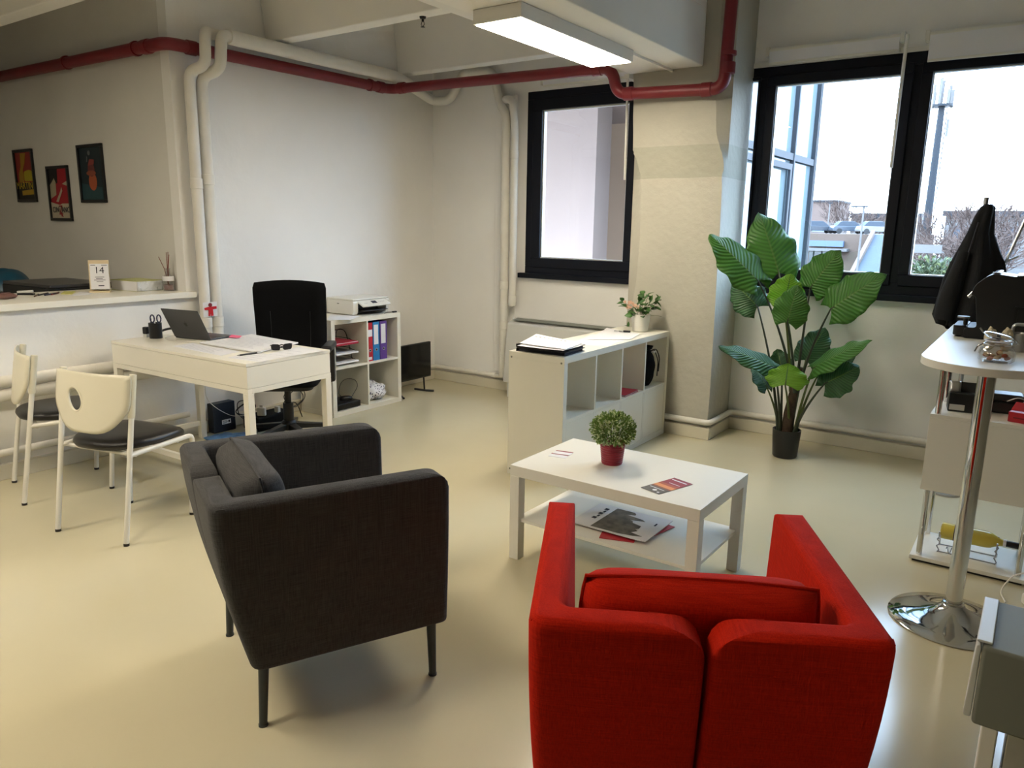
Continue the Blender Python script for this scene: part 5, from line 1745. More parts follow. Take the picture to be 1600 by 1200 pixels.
# odds and ends on the counter
def pen_on(pa, pb_, lab, col, z=ZN+0.005, grp='pens on the counter'):
    a, b_ = at(*pa, 'z', z), at(*pb_, 'z', z)
    d = b_-a
    d *= 0.135/d.length
    t = thing('pen', lab, 'pen', a, 0, grp)
    obj('barrel', cyl(nb(), (0, 0, 0), d*0.75, 0.005, seg=8), mat('pencol_'+col, col, 0.45), t)
    obj('cap', cyl(nb(), d*0.75, d, 0.0056, seg=8), M['bplastic'], t)
pen_on((60, 461), (80, 457), 'black pen in the pen heap on the counter, leftmost', '#1a1a1e')
pen_on((70, 461), (88, 458), 'dark blue pen in the pen heap on the counter', '#1d2748', ZN+0.008)
pen_on((80, 460), (96, 456), 'red pen in the pen heap on the counter, rightmost', '#8a2a26', ZN+0.006)
pen_on((54, 463), (66, 457), 'brown pencil in the pen heap on the counter', '#5a4632', ZN+0.006)
q = at(41, 461, 'z', ZN)
t = thing('stapler', 'small black and white stapler on the counter left of the pens', 'stapler', (q.x, q.y, ZN), R(40))
obj('base', B((-0.05, -0.014, 0), (0.05, 0.014, 0.012)), M['bplastic'], t, bevel=0.003)
obj('arm', B((-0.05, -0.012, 0.014), (0.045, 0.012, 0.030), Matrix.Rotation(R(-4), 4, 'Y')), M['lgrey'], t, bevel=0.005)
M['ynote'] = mat('yellow_note', '#c8c46e', 0.7)
papers('yellow notes lying right of the pens on the counter', [(95, 460), (112, 460), (118, 456), (100, 456)], ZN, None, 0.004, m='ynote', name='sticky_note')
papers('white sheet lying left of the calendar on the counter', [(112, 462), (138, 461), (150, 456), (125, 456)], ZN, None)
q = at(4, 467, 'z', ZN)
t = thing('wallet', 'brown leather pouch on the counter at the left edge of the photo', 'pouch', (q.x, q.y, ZN), R(20))
obj('body', pillow(nb(), 0.15, 0.10, 0.035, Matrix.Translation((0, 0, 0.0175))), mat('brown_leather', '#6a4a42', 0.5, bump=0.2, bscale=120), t, ang=80)
obj('strap', B((-0.012, -0.052, 0.012), (0.012, 0.052, 0.0375)), mat('brown_strap', '#4f352f', 0.5), t, bevel=0.004)

# ------------------------------------------------------------------ posters
yw = 2.984
def poster(label, x0, x1, z0, z1, layers, words):
    t = thing('poster', label, 'poster', ((x0+x1)/2, yw, (z0+z1)/2), 0, 'framed posters on the dark wall')
    w_, h_ = (x1-x0)/2, (z1-z0)/2
    obj('frame', frame_rect(nb(), -w_, w_, -h_, h_, 0.022, -0.018, 0.0), M['bplastic'], t, bevel=0.002)
    for i, (nm, pts, col) in enumerate(layers):
        y = -0.004-0.0012*i
        P = [(p[0]*(w_-0.02), p[1]*(h_-0.02)) for p in pts]
        obj(nm, prism(nb(), P, 'y', y-0.001, y), mat('ink_'+col, col, 0.6), t, smooth=False)
    for (body, size, x, z, col) in words:
        text('lettering', body, size, Matrix.Translation((x*w_, -0.0145, z*h_)) @ Matrix.Rotation(R(90), 4, 'X'), mat('ink_'+col, col, 0.6), t)
    return t
FULL = [(-1, -1), (1, -1), (1, 1), (-1, 1)]
def ell(cx, cz, rx, rz, n=20, a0=0.0): return [(cx+rx*math.cos(2*PI*k/n+a0), cz+rz*math.sin(2*PI*k/n+a0)) for k in range(n)]
poster('framed red and yellow poster reading MARTINI, leftmost on the dark wall', -7.283, -6.937, 1.634, 2.061, [
    ('ground', FULL, '#8e2a22'),
    ('dark_band', [(-1, -1), (1, -1), (1, -0.28), (-1, -0.28)], '#171511'),
    ('yellow_shape', [(-0.75, -0.25), (-0.15, -0.25), (-0.2, 0.25), (0.1, 0.55), (0.3, 0.95), (-0.35, 0.95), (-0.4, 0.4), (-0.7, 0.1)], '#a07a1c'),
    ('yellow_shape', rpoly([(-0.1, -0.22), (0.95, -0.22), (0.95, 0.18), (0.5, 0.25), (-0.1, 0.18)], 0.12, 4), '#a99a1e'),
    ('yellow_shape', [(-0.5, -0.62), (0.9, -0.56), (0.9, -0.78), (-0.5, -0.82)], '#b08d18')],
    [('MARTINI', 0.082, 0.0, -0.38, '#c9ad33')])
poster('framed black, red and cream poster reading CINZANO, lowest on the dark wall', -6.717, -6.363, 1.484, 1.912, [
    ('ground', FULL, '#a01524'),
    ('black_shape', [(-1, 0.35), (-0.15, 0.42), (-0.05, 1), (-1, 1)], '#12100f'),
    ('cream_shape', [(-0.95, -0.2), (-0.35, -0.05), (-0.3, 0.45), (-0.45, 0.62), (-0.65, 0.5), (-0.95, 0.35)], '#a39a80'),
    ('cream_ground', [(-1, -1), (1, -1), (1, -0.40), (0.2, -0.40), (-0.05, -0.46), (-1, -0.34)], '#bdb39a'),
    ('cream_shape', [(-0.4, -0.32), (-0.15, -0.34), (0.35, 0.1), (0.28, 0.26), (0.15, 0.1)], '#b5aa92'),
    ('cream_shape', [(0.4, 0.38), (0.95, 0.5), (0.9, 0.3)], '#b5aa92'),
    ('red_shape', [(0.04, -0.92), (0.26, -0.94), (0.14, -0.86), (0.12, -0.74), (0.04, -0.74)], '#8c101a')],
    [('CIN', 0.062, -0.40, -0.60, '#15233a'), ('Z', 0.105, 0.06, -0.62, '#8c101a'), ('ANO', 0.062, 0.54, -0.60, '#15233a')])
poster('framed dark teal poster with an orange shape, rightmost on the dark wall', -6.187, -5.813, 1.625, 2.052, [
    ('ground', FULL, '#1d2b31'),
    ('teal_shape', [(-1, -1), (1, -1), (1, -0.55), (-1, -0.35)], '#24454b'),
    ('orange_shape', ell(0.05, -0.30, 0.36, 0.34), '#a5512f'),
    ('red_shape', ell(0.0, 0.15, 0.30, 0.26), '#6b3230'),
    ('orange_shape', ell(-0.02, 0.02, 0.42, 0.10), '#8a4630'),
    ('red_shape', [(-0.25, 0.3), (0.3, 0.35), (0.35, 0.52), (-0.05, 0.55)], '#8a3b34'),
    ('grey_shape', ell(-0.05, 0.78, 0.11, 0.09), '#6e7172'),
    ('grey_shape', [(-0.32, 0.45), (-0.22, 0.45), (-0.18, 0.62), (-0.26, 0.68)], '#5f6668')], [])
# little red felt figure card hung on the riser
t = thing('felt_card', 'white card with a small red felt figure hung on the risers above the laptop', 'card', (-4.755, 3.085, 0.895))
obj('card', B((0.0, -0.055, -0.05), (0.002, 0.055, 0.052)), M['paper'], t)
rf = mat('red_felt', '#c3202c', 0.9)
out = [(-0.018, -0.045), (-0.004, -0.045), (0.0, -0.02), (0.004, -0.045), (0.020, -0.045), (0.018, 0.0), (0.048, 0.002), (0.048, 0.020), (0.012, 0.020), (-0.012, 0.020), (-0.046, 0.014), (-0.044, 0.0), (-0.016, -0.002)]
obj('figure_body', prism(nb(), out, 'x', 0.0022, 0.006), rf, t)
obj('figure_head', cyl(nb(), (0.0022, 0, 0.032), (0.006, 0, 0.032), 0.014, seg=14), mat('felt_head', '#7c2a30', 0.9), t)
# ------------------------------------------------------------------ bar table
BX, BY = -0.125, 3.235
t = thing('bar_table', 'tall white bar table with a chrome column, round chrome foot and shelf unit below', 'bar table', (BX, BY, 0))
bar = t
hw_ = 0.222
out = [(hw_*math.cos(a), hw_*math.sin(a)) for a in [PI+PI*k/24 for k in range(25)]]+[(hw_, 1.15), (-hw_, 1.15)]
obj('tabletop', prism(nb(), out, 'z', 1.020, 1.050), M['white'], t, bevel=0.003)
prof = [(0, 0.0), (0.222, 0.0), (0.226, 0.004), (0.222, 0.009), (0.17, 0.018), (0.11, 0.032), (0.065, 0.052), (0.042, 0.070), (0.040, 0.075), (0, 0.075)]
obj('base', lathe(nb(), prof, 64), M['chrome'], t, ang=80)
obj('base_collar', lathe(nb(), [(0.031, 0.0752), (0.037, 0.0752), (0.037, 0.083), (0.031, 0.085)], 32), M['chrome'], t)
obj('column', cyl(nb(), (0, 0, 0.076), (0, 0, 1.0195), 0.030, seg=40), M['chrome'], t)
y0, y1 = 3.77-BY, 4.12-BY
bx = B((-0.215, y0, 0.350), (0.225, y0+0.016, 0.690))
obj('front_board', bx, M['white'], t, bevel=0.001)
obj('side_board', B((-0.215, y0+0.0165, 0.350), (-0.199, y1, 0.690)), M['white'], t, bevel=0.001)
obj('side_board', B((0.209, y0+0.0165, 0.350), (0.225, y1, 0.690)), M['white'], t, bevel=0.001)
obj('middle_shelf', B((-0.215, y0, 0.6905), (0.225, y1, 0.7065)), M['white'], t, bevel=0.001)
obj('box_bottom', B((-0.198, y0+0.0165, 0.351), (0.208, y1, 0.366)), M['white'], t)
obj('lower_shelf', B((-0.222, y0-0.012, 0.012), (0.232, y1, 0.030)), M['white'], t, bevel=0.002)
obj('plinth', B((-0.21, y0, 0.0), (0.22, y1-0.01, 0.0118)), M['bplastic'], t)
for x in (-0.187, 0.200):
    for y in (y0+0.022, y1-0.025):
        for a, b_ in ((0.0302, 0.3498), (0.7067, 1.0195)):
            obj('chrome_post', cyl(nb(), (x, y, a), (x, y, b_), 0.0125, seg=18), M['chrome'], t)
# coffee machine
ZT = 1.0505
t = thing('coffee_machine', 'black coffee machine with chrome spout on the bar table', 'coffee machine', (0, 0, ZT))
poly = [(-0.262, 0.0), (0.16, 0.0), (0.16, 0.295), (-0.10, 0.275), (-0.175, 0.285), (-0.205, 0.270), (-0.240, 0.235), (-0.255, 0.19), (-0.235, 0.185), (-0.225, 0.12), (-0.215, 0.05), (-0.262, 0.045)]
obj('body', prism(nb(), rpoly(poly, 0.012, 3), 'y', 3.84, 4.10), M['bplastic'], t, bevel=0.006, seg=3)
obj('drip_tray', prism(nb(), rpoly([(-0.305, 3.86), (-0.255, 3.86), (-0.255, 4.08), (-0.305, 4.08)], [0.02, 0, 0, 0.02], 4), 'z', 0.008, 0.052), M['bplastic'], t, bevel=0.004)
for y in (3.89, 4.05): obj('foot', cyl(nb(), (-0.285, y, 0), (-0.285, y, 0.0078), 0.012, seg=12), M['bplastic'], t)
obj('cup_plate', cyl(nb(), (-0.272, 3.90, 0.083), (-0.272, 3.90, 0.090), 0.024, seg=20), M['steel'], t)
obj('spout', cyl(nb(), (-0.262, 3.90, 0.052), (-0.262, 3.90, 0.083), 0.009, seg=12), M['bplastic'], t)
obj('lever', box(nb(), (-0.007, 3.842, 0.0), (0.007, 3.858, 0.075), Matrix.Translation((-0.262, 0, 0.178)) @ Matrix.Rotation(R(36), 4, 'Y')), M['chrome'], t, bevel=0.003)
obj('top_trim', B((-0.185, 3.85, 0.2852), (-0.155, 4.09, 0.291), None), M['chrome'], t, bevel=0.002)
obj('top_trim', box(nb(), (0.0, 3.85, 0.0), (0.25, 4.09, 0.004), Matrix.Translation((-0.095, 0, 0.2762)) @ Matrix.Rotation(R(-4.3), 4, 'Y')), M['chrome'], t)
obj('front_frame', frame_rect(nb(), -0.085, 0.12, 0.02, 0.15, 0.012, 3.832, 3.8399), M['bmetal'], t)
# grey steel portafilter-like cup gadget and paper bags behind the jar
q = at(1585, 528, 'z', ZT)
t = thing('metal_jug', 'small steel jug with a curved handle right of the glass jar', 'jug', (-0.055, 3.55, ZT))
obj('body', lathe(nb(), [(0, 0), (0.034, 0), (0.036, 0.01), (0.031, 0.06), (0.034, 0.072), (0.031, 0.072), (0.028, 0.06), (0.031, 0.008), (0, 0.008)], 24), M['steel'], t)
obj('handle', tube(nb(), fillet([(-0.02, 0.005, 0.070), (-0.02, 0.005, 0.105), (0.03, 0.005, 0.105), (0.03, 0.005, 0.070)], 0.03, 5), 0.006, 8), M['steel'], t)
for i, (px, lab) in enumerate(((1549, 'crumpled beige paper sachet leaning behind the glass jar lid'), (1566, 'second crumpled beige paper sachet, right of its twin behind the jar'))):
    p = at(px, 532, 'z', ZT)
    o = obj('paper_sachet', blob(nb(), (0, 0, 0.045), 0.020, 0.016, 0.046, 0.25, 30+i, 3, 3.5, flatz=0.0), mat('beige_sachet_%d' % i, '#cfc3a6', 0.7), ang=35)
    o.location = (-0.145+0.055*i, 3.50, ZT)
    tag(o, lab, 'sachet')
# clip jar with biscuits
J = Vector((-0.105, 3.205, ZT))
t = thing('clip_jar', 'squat glass clip-top jar with its lid ajar on the bar table', 'jar', J, R(0))
obj('glass_body', lathe(nb(), [(0, 0), (0.050, 0), (0.057, 0.006), (0.059, 0.030), (0.052, 0.048), (0.042, 0.055), (0.041, 0.068), (0.045, 0.070), (0.045, 0.074), (0.037, 0.074), (0.037, 0.056), (0.048, 0.046), (0.055, 0.030), (0.053, 0.008), (0.048, 0.004), (0, 0.004)], 40), M['cglass'], t, ang=60)
Mj = Matrix.Translation((-0.004, 0.0, 0.084)) @ Matrix.Rotation(R(11), 4, 'Y')
ld = nb()
lathe(ld, [(0, 0), (0.040, 0), (0.047, 0.004), (0.047, 0.014), (0.040, 0.018), (0.015, 0.021), (0, 0.021)], 40)
ld.transform(Mj)
obj('lid', ld, M['cglass'], t, ang=60)
bm = nb()
tube(bm, [Mj @ Vector((0.048*math.cos(2*PI*k/32), 0.048*math.sin(2*PI*k/32), 0.009)) for k in range(32)], 0.0018, 6, closed=True)
tube(bm, [(0.0445*math.cos(2*PI*k/32), 0.0445*math.sin(2*PI*k/32), 0.063) for k in range(32)], 0.0018, 6, closed=True)
tube(bm, [(0.046, 0, 0.062), (0.060, 0, 0.07), Mj @ Vector((0.050, 0, 0.01))], 0.002, 6)
tube(bm, [(-0.046, 0.0, 0.062), (-0.062, 0, 0.050), (-0.070, 0, 0.030)], 0.0025, 6)
tube(bm, [Mj @ Vector((-0.048, 0, 0.008)), Mj @ Vector((-0.064, 0, 0.022))], 0.0025, 6)
obj('wire_clip', bm, M['chrome'], t)
obj('seal_ring', lathe(nb(), [(0.0375, 0.0745), (0.046, 0.0745), (0.046, 0.077), (0.0375, 0.077)], 32), M['paper'], t)
bis = [mat('biscuit_red', '#b4552f', 0.6, noise=0.3, nscale=60), mat('biscuit_pale', '#d8b98a', 0.6, noise=0.2, nscale=60)]
rnd = random.Random(3)
for k in range(11):
    a = 2*PI*k/9
    rr = 0.033 if k < 9 else 0.01
    z = 0.010+0.006*(k % 3) if k < 9 else 0.030
    o = obj('wrapped_sweet', blob(nb(), (0, 0, 0), 0.013, 0.009, 0.007, 0.2, 50+k, 2, 2.5), bis[k % 2], ang=50)
    o.location = J+Vector((rr*math.cos(a), rr*math.sin(a), z+0.004))
    o.rotation_euler = (rnd.uniform(-0.5, 0.5), rnd.uniform(-0.5, 0.5), rnd.uniform(0, 6))
    tag(o, 'small red-brown or beige sweet lying inside the glass clip jar', 'sweet', 'sweets in the clip jar')
# on the middle shelf
ZM = 0.7070
t = thing('capsule_box', 'black box with a grey label on the middle shelf of the bar table', 'box', (-0.235, 3.93, ZM), R(8))
obj('body', B((-0.055, -0.045, 0), (0.055, 0.06, 0.085)), M['bplastic'], t, bevel=0.003)
obj('label', B((-0.050, -0.0458, 0.008), (0.010, -0.0452, 0.034)), M['lgrey'], t)
obj('flap', box(nb(), (-0.055, -0.046, 0.0), (0.055, -0.044, 0.05), Matrix.Translation((0, 0, 0.086)) @ Matrix.Rotation(R(-35), 4, 'X') @ Matrix.Translation((0, 0.045, 0))), M['bplastic'], t)
obj('foil', pillow(nb(), 0.05, 0.06, 0.04, Matrix.Translation((-0.035, 0.0, 0.105)) @ Matrix.Rotation(R(70), 4, 'X')), M['steel'], t)
t = thing('handbag', 'small black bag lying on the middle shelf right of the chrome column', 'bag', (-0.09, 4.02, ZM), R(5))
obj('body', B((-0.085, -0.05, 0), (0.085, 0.05, 0.055)), M['bplastic'], t, bevel=0.012, seg=3)
obj('flap', B((-0.087, -0.054, 0.0555), (0.087, 0.052, 0.090)), M['leather'], t, bevel=0.014, seg=3)
obj('strap', tube(nb(), fillet([(0.08, -0.056, 0.03), (0.10, -0.06, 0.07), (0.06, -0.058, 0.085), (0.02, -0.058, 0.06)], 0.02), 0.003, 6), M['lgrey'], t)
t = thing('capsule_box', 'red box on the middle shelf at the right edge of the photo', 'box', (0.015, 3.86, ZM), R(-14))
rb = mat('red_carton', '#b5192a', 0.4)
obj('body', B((-0.055, -0.05, 0), (0.055, 0.08, 0.045)), rb, t, bevel=0.002)
obj('flap', box(nb(), (-0.055, 0, 0), (0.055, 0.065, 0.002), Matrix.Translation((0, -0.02, 0.046)) @ Matrix.Rotation(R(24), 4, 'X')), rb, t)
obj('print_strip', B((-0.035, -0.0506, 0.018), (0.035, -0.0502, 0.024)), mat('dark_red_print', '#7a0f1c', 0.5), t)
# wine bottle in wire rack on the lower shelf
ZL = 0.0305
t = thing('bottle_rack', 'twisted wire bottle rack on the lower shelf of the bar table', 'rack', (-0.12, 3.92, ZL))
bm = nb()
for x, sgn in ((-0.125, -1), (0.105, 1)):
    pts = [(x+sgn*0.0, -0.05, 0.0)]
    for k in range(9): pts.append((x+0.006*math.cos(k*1.8), -0.05+0.006*math.sin(k*1.8), 0.010+0.010*k))
    tube(bm, pts, 0.0028, 6)
    tube(bm, [(x, 0.05*math.cos(PI+PI*k/16), 0.10-0.052*math.sin(PI*k/16)+0.0) for k in range(17)], 0.003, 6)
    tube(bm, [(x, 0.05, 0.10), (x, 0.05, 0.0)], 0.0028, 6)
tube(bm, [(-0.125, -0.05, 0.003), (0.105, -0.05, 0.003)], 0.0028, 6)
tube(bm, [(-0.125, 0.05, 0.003), (0.105, 0.05, 0.003)], 0.0028, 6)
obj('wire_frame', bm, M['steel'], t)
sp = [(-0.09+0.010*k/4, -0.055+0.016*math.cos(k*PI/4), 0.020+0.016*math.sin(k*PI/4)) for k in range(18)]
obj('wire_spiral', tube(nb(), sp, 0.0022, 6), M['steel'], t)
wine = mat('pale_yellow_wine', '#cdbb55', 0.12, noise=0.08, nscale=8)
t = thing('wine_bottle', 'bottle of pale yellow wine lying in the wire rack under the bar', 'bottle', (-0.245, 3.92, ZL+0.092))
def lx(prof, seg=28):
    b_ = lathe(nb(), prof, seg)
    b_.transform(Matrix.Rotation(R(90), 4, 'Y'))
    return b_
obj('glass_body', lx([(0, 0.012), (0.025, 0.0), (0.037, 0.004), (0.038, 0.012), (0.038, 0.185), (0.034, 0.205), (0.018, 0.235), (0.0145, 0.25), (0.014, 0.300), (0, 0.300)]), wine, t, ang=60)
obj('label', lx([(0.0383, 0.055), (0.0387, 0.055), (0.0387, 0.125), (0.0383, 0.125)]), M['ink'], t)
obj('capsule', lx([(0.0145, 0.262), (0.0152, 0.262), (0.0152, 0.318), (0, 0.318)]), M['bplastic'], t)
obj('neck_ring', lx([(0.0155, 0.250), (0.0165, 0.252), (0.0165, 0.260), (0.0155, 0.262)]), M['paper'], t)
# power strip with cable
t = thing('power_strip', 'white power strip with plugs at the right edge beside the bar table', 'power strip', (0.175, 3.50, 0.0), R(-62))
obj('body', B((-0.115, -0.03, 0.0), (0.115, 0.03, 0.045)), M['whitemetal'], t, bevel=0.008, seg=3)
for k in range(3):
    s_ = obj('socket', cyl(nb(), (-0.075+0.075*k, 0, 0.0452), (-0.075+0.075*k, 0, 0.047), 0.020, seg=20), M['lgrey'], t)
obj('plug', B((-0.095, -0.018, 0.0472), (-0.055, 0.018, 0.085)), M['whitemetal'], t, bevel=0.008)
obj('cord', tube(nb(), smooth_path([(-0.075, 0, 0.085), (-0.11, -0.01, 0.13), (-0.15, -0.05, 0.10), (-0.15, -0.09, 0.03), (-0.09, -0.10, 0.006)], 6), 0.0035, 8), M['whitemetal'], t)
# ------------------------------------------------------------------ coat on its stand
M['coat'] = mat('black_coat_cloth', '#0f1014', 0.9, noise=0.15, nscale=20, bump=0.2, bscale=150)
CXY = (-0.315, 4.93)
t = thing('coat_stand', 'grey metal coat stand in front of the right window', 'coat stand', (CXY[0], CXY[1], 0))
obj('foot', lathe(nb(), [(0, 0), (0.09, 0), (0.09, 0.012), (0.03, 0.02), (0, 0.02)], 28), M['steel'], t)
obj('pole', cyl(nb(), (0, 0, 0.02), (0, 0, 1.695), 0.013, seg=14), M['steel'], t)
a, b_ = at(1571, 410, 'y', CXY[1]-0.02), at(1606, 335, 'y', CXY[1]-0.02)
o0 = Vector((CXY[0], CXY[1], 0))
obj('hook_arm', tube(nb(), [Vector((0, 0, 1.30)), a-o0, b_-o0], 0.009, 8), M['steel'], t)
a2, b2 = at(1568, 410, 'y', CXY[1]-0.02), at(1592, 400, 'y', CXY[1]-0.02)
obj('hook_peg', cyl(nb(), a2-o0, b2-o0, 0.006, seg=8), M['steel'], t)
# coat: rings of a folded drape from the hook down
secs = [(1.655, -0.300, 0.018, 0.020), (1.64, -0.303, 0.034, 0.030), (1.58, -0.313, 0.046, 0.040), (1.50, -0.323, 0.058, 0.055), (1.42, -0.322, 0.085, 0.07), (1.34, -0.318, 0.115, 0.09), (1.25, -0.318, 0.135, 0.10), (1.12, -0.315, 0.150, 0.11), (1.03, -0.312, 0.160, 0.115), (0.98, -0.300, 0.150, 0.11)]
bm = nb()
rings = []
NS = 48
for i, (z, xc, rx, ry) in enumerate(secs):
    r_ = []
    for k in range(NS):
        a = 2*PI*k/NS
        fold = 1+0.13*min(1, i/3)*math.sin(5*a+0.4*i)+0.06*min(1, i/3)*math.sin(9*a+1.0+0.2*i)
        r_.append(bm.verts.new((xc+rx*fold*math.cos(a), CXY[1]-0.03+ry*fold*math.sin(a), z-(0.02*math.sin(3*a+0.5) if i > 7 else 0))))
    rings.append(r_)
for A, C in zip(rings, rings[1:]):
    for k in range(NS): bm.faces.new((A[k], A[(k+1) % NS], C[(k+1) % NS], C[k]))
bm.faces.new(rings[0])
o = thing('coat', 'black coat hanging on the coat stand in front of the right window', 'coat', (0, 0, 0))
obj('coat_body', bm, M['coat'], o, solid=0.004, ang=70)
bm = nb()
pts = [(-0.375, CXY[1]-0.10, 1.40), (-0.40, CXY[1]-0.12, 1.25), (-0.422, CXY[1]-0.12, 1.12), (-0.43, CXY[1]-0.12, 1.03)]
tube(bm, smooth_path(pts, 5), [0.03+0.022*min(1, k/8) for k in range(16)], 14)
obj('sleeve', bm, M['coat'], o, ang=70)
obj('zip_edge', tube(nb(), smooth_path([(-0.33, CXY[1]-0.085, 1.56), (-0.36, CXY[1]-0.125, 1.36), (-0.395, CXY[1]-0.15, 1.15), (-0.41, CXY[1]-0.15, 1.0)], 5), 0.005, 6), M['bplastic'], o)

# ------------------------------------------------------------------ electrical box on its post, near right
t = thing('post_stand', 'white and grey metal post under the grey box at the right edge', 'post', (0.11, 1.40, 0))
obj('foot', B((-0.11, -0.09, 0), (0.14, 0.12, 0.010)), M['whitemetal'], t, bevel=0.003)
obj('white_profile', B((-0.098, -0.05, 0.010), (-0.074, 0.05, 0.737)), M['whitemetal'], t, bevel=0.003)
obj('grey_profile', B((-0.062, -0.045, 0.010), (-0.018, 0.045, 0.737)), M['steel'], t, bevel=0.003)
obj('grey_profile', B((0.0, -0.045, 0.010), (0.10, 0.045, 0.737)), M['greyplastic'], t, bevel=0.003)
t = thing('electrical_box', 'grey box with a pale hinged cover at the right edge in the foreground', 'electrical box', (0.11, 1.40, 0.7375))
obj('body', B((-0.113, -0.10, 0), (0.17, 0.092, 0.136)), M['greyplastic'], t, bevel=0.006, seg=3)
obj('hinged_cover', prism(nb(), rpoly([(-0.126, 0.010), (-0.1145, 0.010), (-0.1145, 0.136), (-0.121, 0.136)], 0.003, 2), 'y', -0.098, 0.088), M['lgrey'], t, bevel=0.003)
obj('cover_lip', B((-0.122, -0.09, 0.137), (-0.100, 0.085, 0.1415)), M['lgrey'], t, bevel=0.002)
# ------------------------------------------------------------------ outside the windows
GZ = -5.7
M['asphalt'] = mat('asphalt', '#424140', 0.9, noise=0.12, nscale=0.6)
M['render_w'] = mat('white_render', '#5c5957', 0.85, noise=0.05, nscale=1.2)
M['render_p'] = mat('pinkish_render', '#5e4d45', 0.85, noise=0.06, nscale=1.0)
M['brickish'] = mat('ochre_render', '#54453b', 0.9, noise=0.1, nscale=0.7)
M['slate'] = mat('grey_blue_paving', '#343b44', 0.8, noise=0.08, nscale=0.8)
M['extglass'] = mat('blue_curtain_glass', '#566165', 0.08, spec=0.06)
M['mull'] = mat('grey_mullion', '#22262b', 0.6, spec=0.2)
M['twig'] = mat('bare_twig', '#493830', 0.9)
M['bush'] = mat('hedge_leaf', '#333d22', 0.7, noise=0.4, nscale=3)
struct('ground', B((-160, 6.0, GZ-0.2), (160, 260, GZ)), M['asphalt'], smooth=False)
M['hedge_tip'] = mat('hedge_tip', '#4e5531', 0.7)
M['loggia'] = mat('warm_white_render', '#8c7a71', 0.85, noise=0.05, nscale=1.2)
M['loggia2'] = mat('cream_render', '#957c66', 0.85, noise=0.05, nscale=1.2)
# loggia seen through the narrow window: return wall, back wall with door recess, soffit
bm = nb()
box(bm, (-8.0, 7.9, GZ), (-4.40, 8.1, 4.5))
box(bm, (-4.60, 8.1, GZ), (-4.40, 8.25, 4.5))
struct('wall_outside_left', bm, M['loggia'], smooth=False)
yl = 9.6
d0, d1 = at(926, 215, 'y', yl), at(951, 215, 'y', yl)
bm = nb()
box(bm, (-8.0, yl, GZ), (d0.x, yl+0.2, 4.5))
box(bm, (d1.x, yl, GZ), (-3.25, yl+0.2, 4.5))
box(bm, (d0.x, yl, d0.z), (d1.x, yl+0.2, 4.5))
struct('wall_outside_back', bm, M['loggia2'], smooth=False)
struct('door_2', B((d0.x, yl+0.16, GZ), (d1.x, yl+0.2, d0.z)), mat('grey_door_panel', '#6b645d', 0.6), smooth=False)
struct('door_1', frame_rect(nb(), d0.x, d0.x+0.16, GZ, d0.z, 0.045, yl+0.05, yl+0.15), M['mull'], smooth=False)
s0 = at(985, 198, 'y', yl)
struct('soffit_outside', B((-8.0, 6.0, s0.z+0.05), (-3.25, yl, s0.z+0.25)), M['render_p'], smooth=False)
struct('wall_outside_side', B((-3.25, 9.0, GZ), (-3.10, yl+0.2, 4.5)), M['loggia'], smooth=False)
# glass wing at the left of the big window
gx = -3.05
ga = at(1283, 138, 'x', gx)
ge = at(1268, 280, 'x', gx)
yE = ga.y
t = thing('glass_building', 'glass fronted building wing with grey mullions just outside the big window', 'building', (gx, yE, GZ))
H = 9.0-GZ
obj('core', B((-3.2, 9.9-yE, 0), (-0.35, -0.02, H)), M['render_w'], t)
zt_ = at(1240, 246, 'x', gx).z-GZ
ym = at(1243, 200, 'x', gx).y-yE
ys = at(1170, 200, 'x', gx).y-yE
edges = [min(9.7-yE, ys-1.5), ys-0.2, ym, -0.05]
for a, b_ in zip(edges, edges[1:]):
    for z0, z1 in ((0.3, zt_-0.05), (zt_+0.05, H-0.2)):
        obj('glass_panel', B((-0.05, a+0.03, z0), (-0.03, b_-0.03, z1)), M['extglass'], t, smooth=False)
bm = nb()
for y in edges: box(bm, (-0.06, y-0.03, 0), (0.03, y+0.03, H))
box(bm, (-0.06, edges[0], zt_-0.045), (0.02, 0.0, zt_+0.045))
box(bm, (-0.06, edges[0], 0), (0.02, 0.0, 0.3))
box(bm, (-0.06, edges[0], H-0.2), (0.02, 0.0, H))
obj('mullion_grid', bm, M['mull'], t, smooth=False)
obj('corner_post', B((-0.35, -0.045, 0), (0.03, 0.05, H)), M['mull'], t)
zs_ = zt_-0.10
sash = obj('opening_sash', frame_rect(nb(), edges[1]+0.05, ym-0.10, 0.4, zs_, 0.08, -0.005, 0.03), M['mull'], t, smooth=False)
me = sash.data
for v in me.vertices: v.co = Vector((-v.co.y+0.03, v.co.x, v.co.z))
# main distant buildings
D = 46.0
def P(px, py, y): return at(px, py, 'y', y)
def bbox_px(x0, x1, ytop, y, depth, name, label, m, zb=GZ):
    a, b_ = P(x0, ytop, y), P(x1, ytop, y)
    t = thing(name, label, 'building', ((a.x+b_.x)/2, y, zb))
    hw = (b_.x-a.x)/2
    hz = (a.z+b_.z)/2-zb
    obj('walls', B((-hw, 0, 0), (hw, depth, hz)), m, t, smooth=False)
    return t, hw, hz
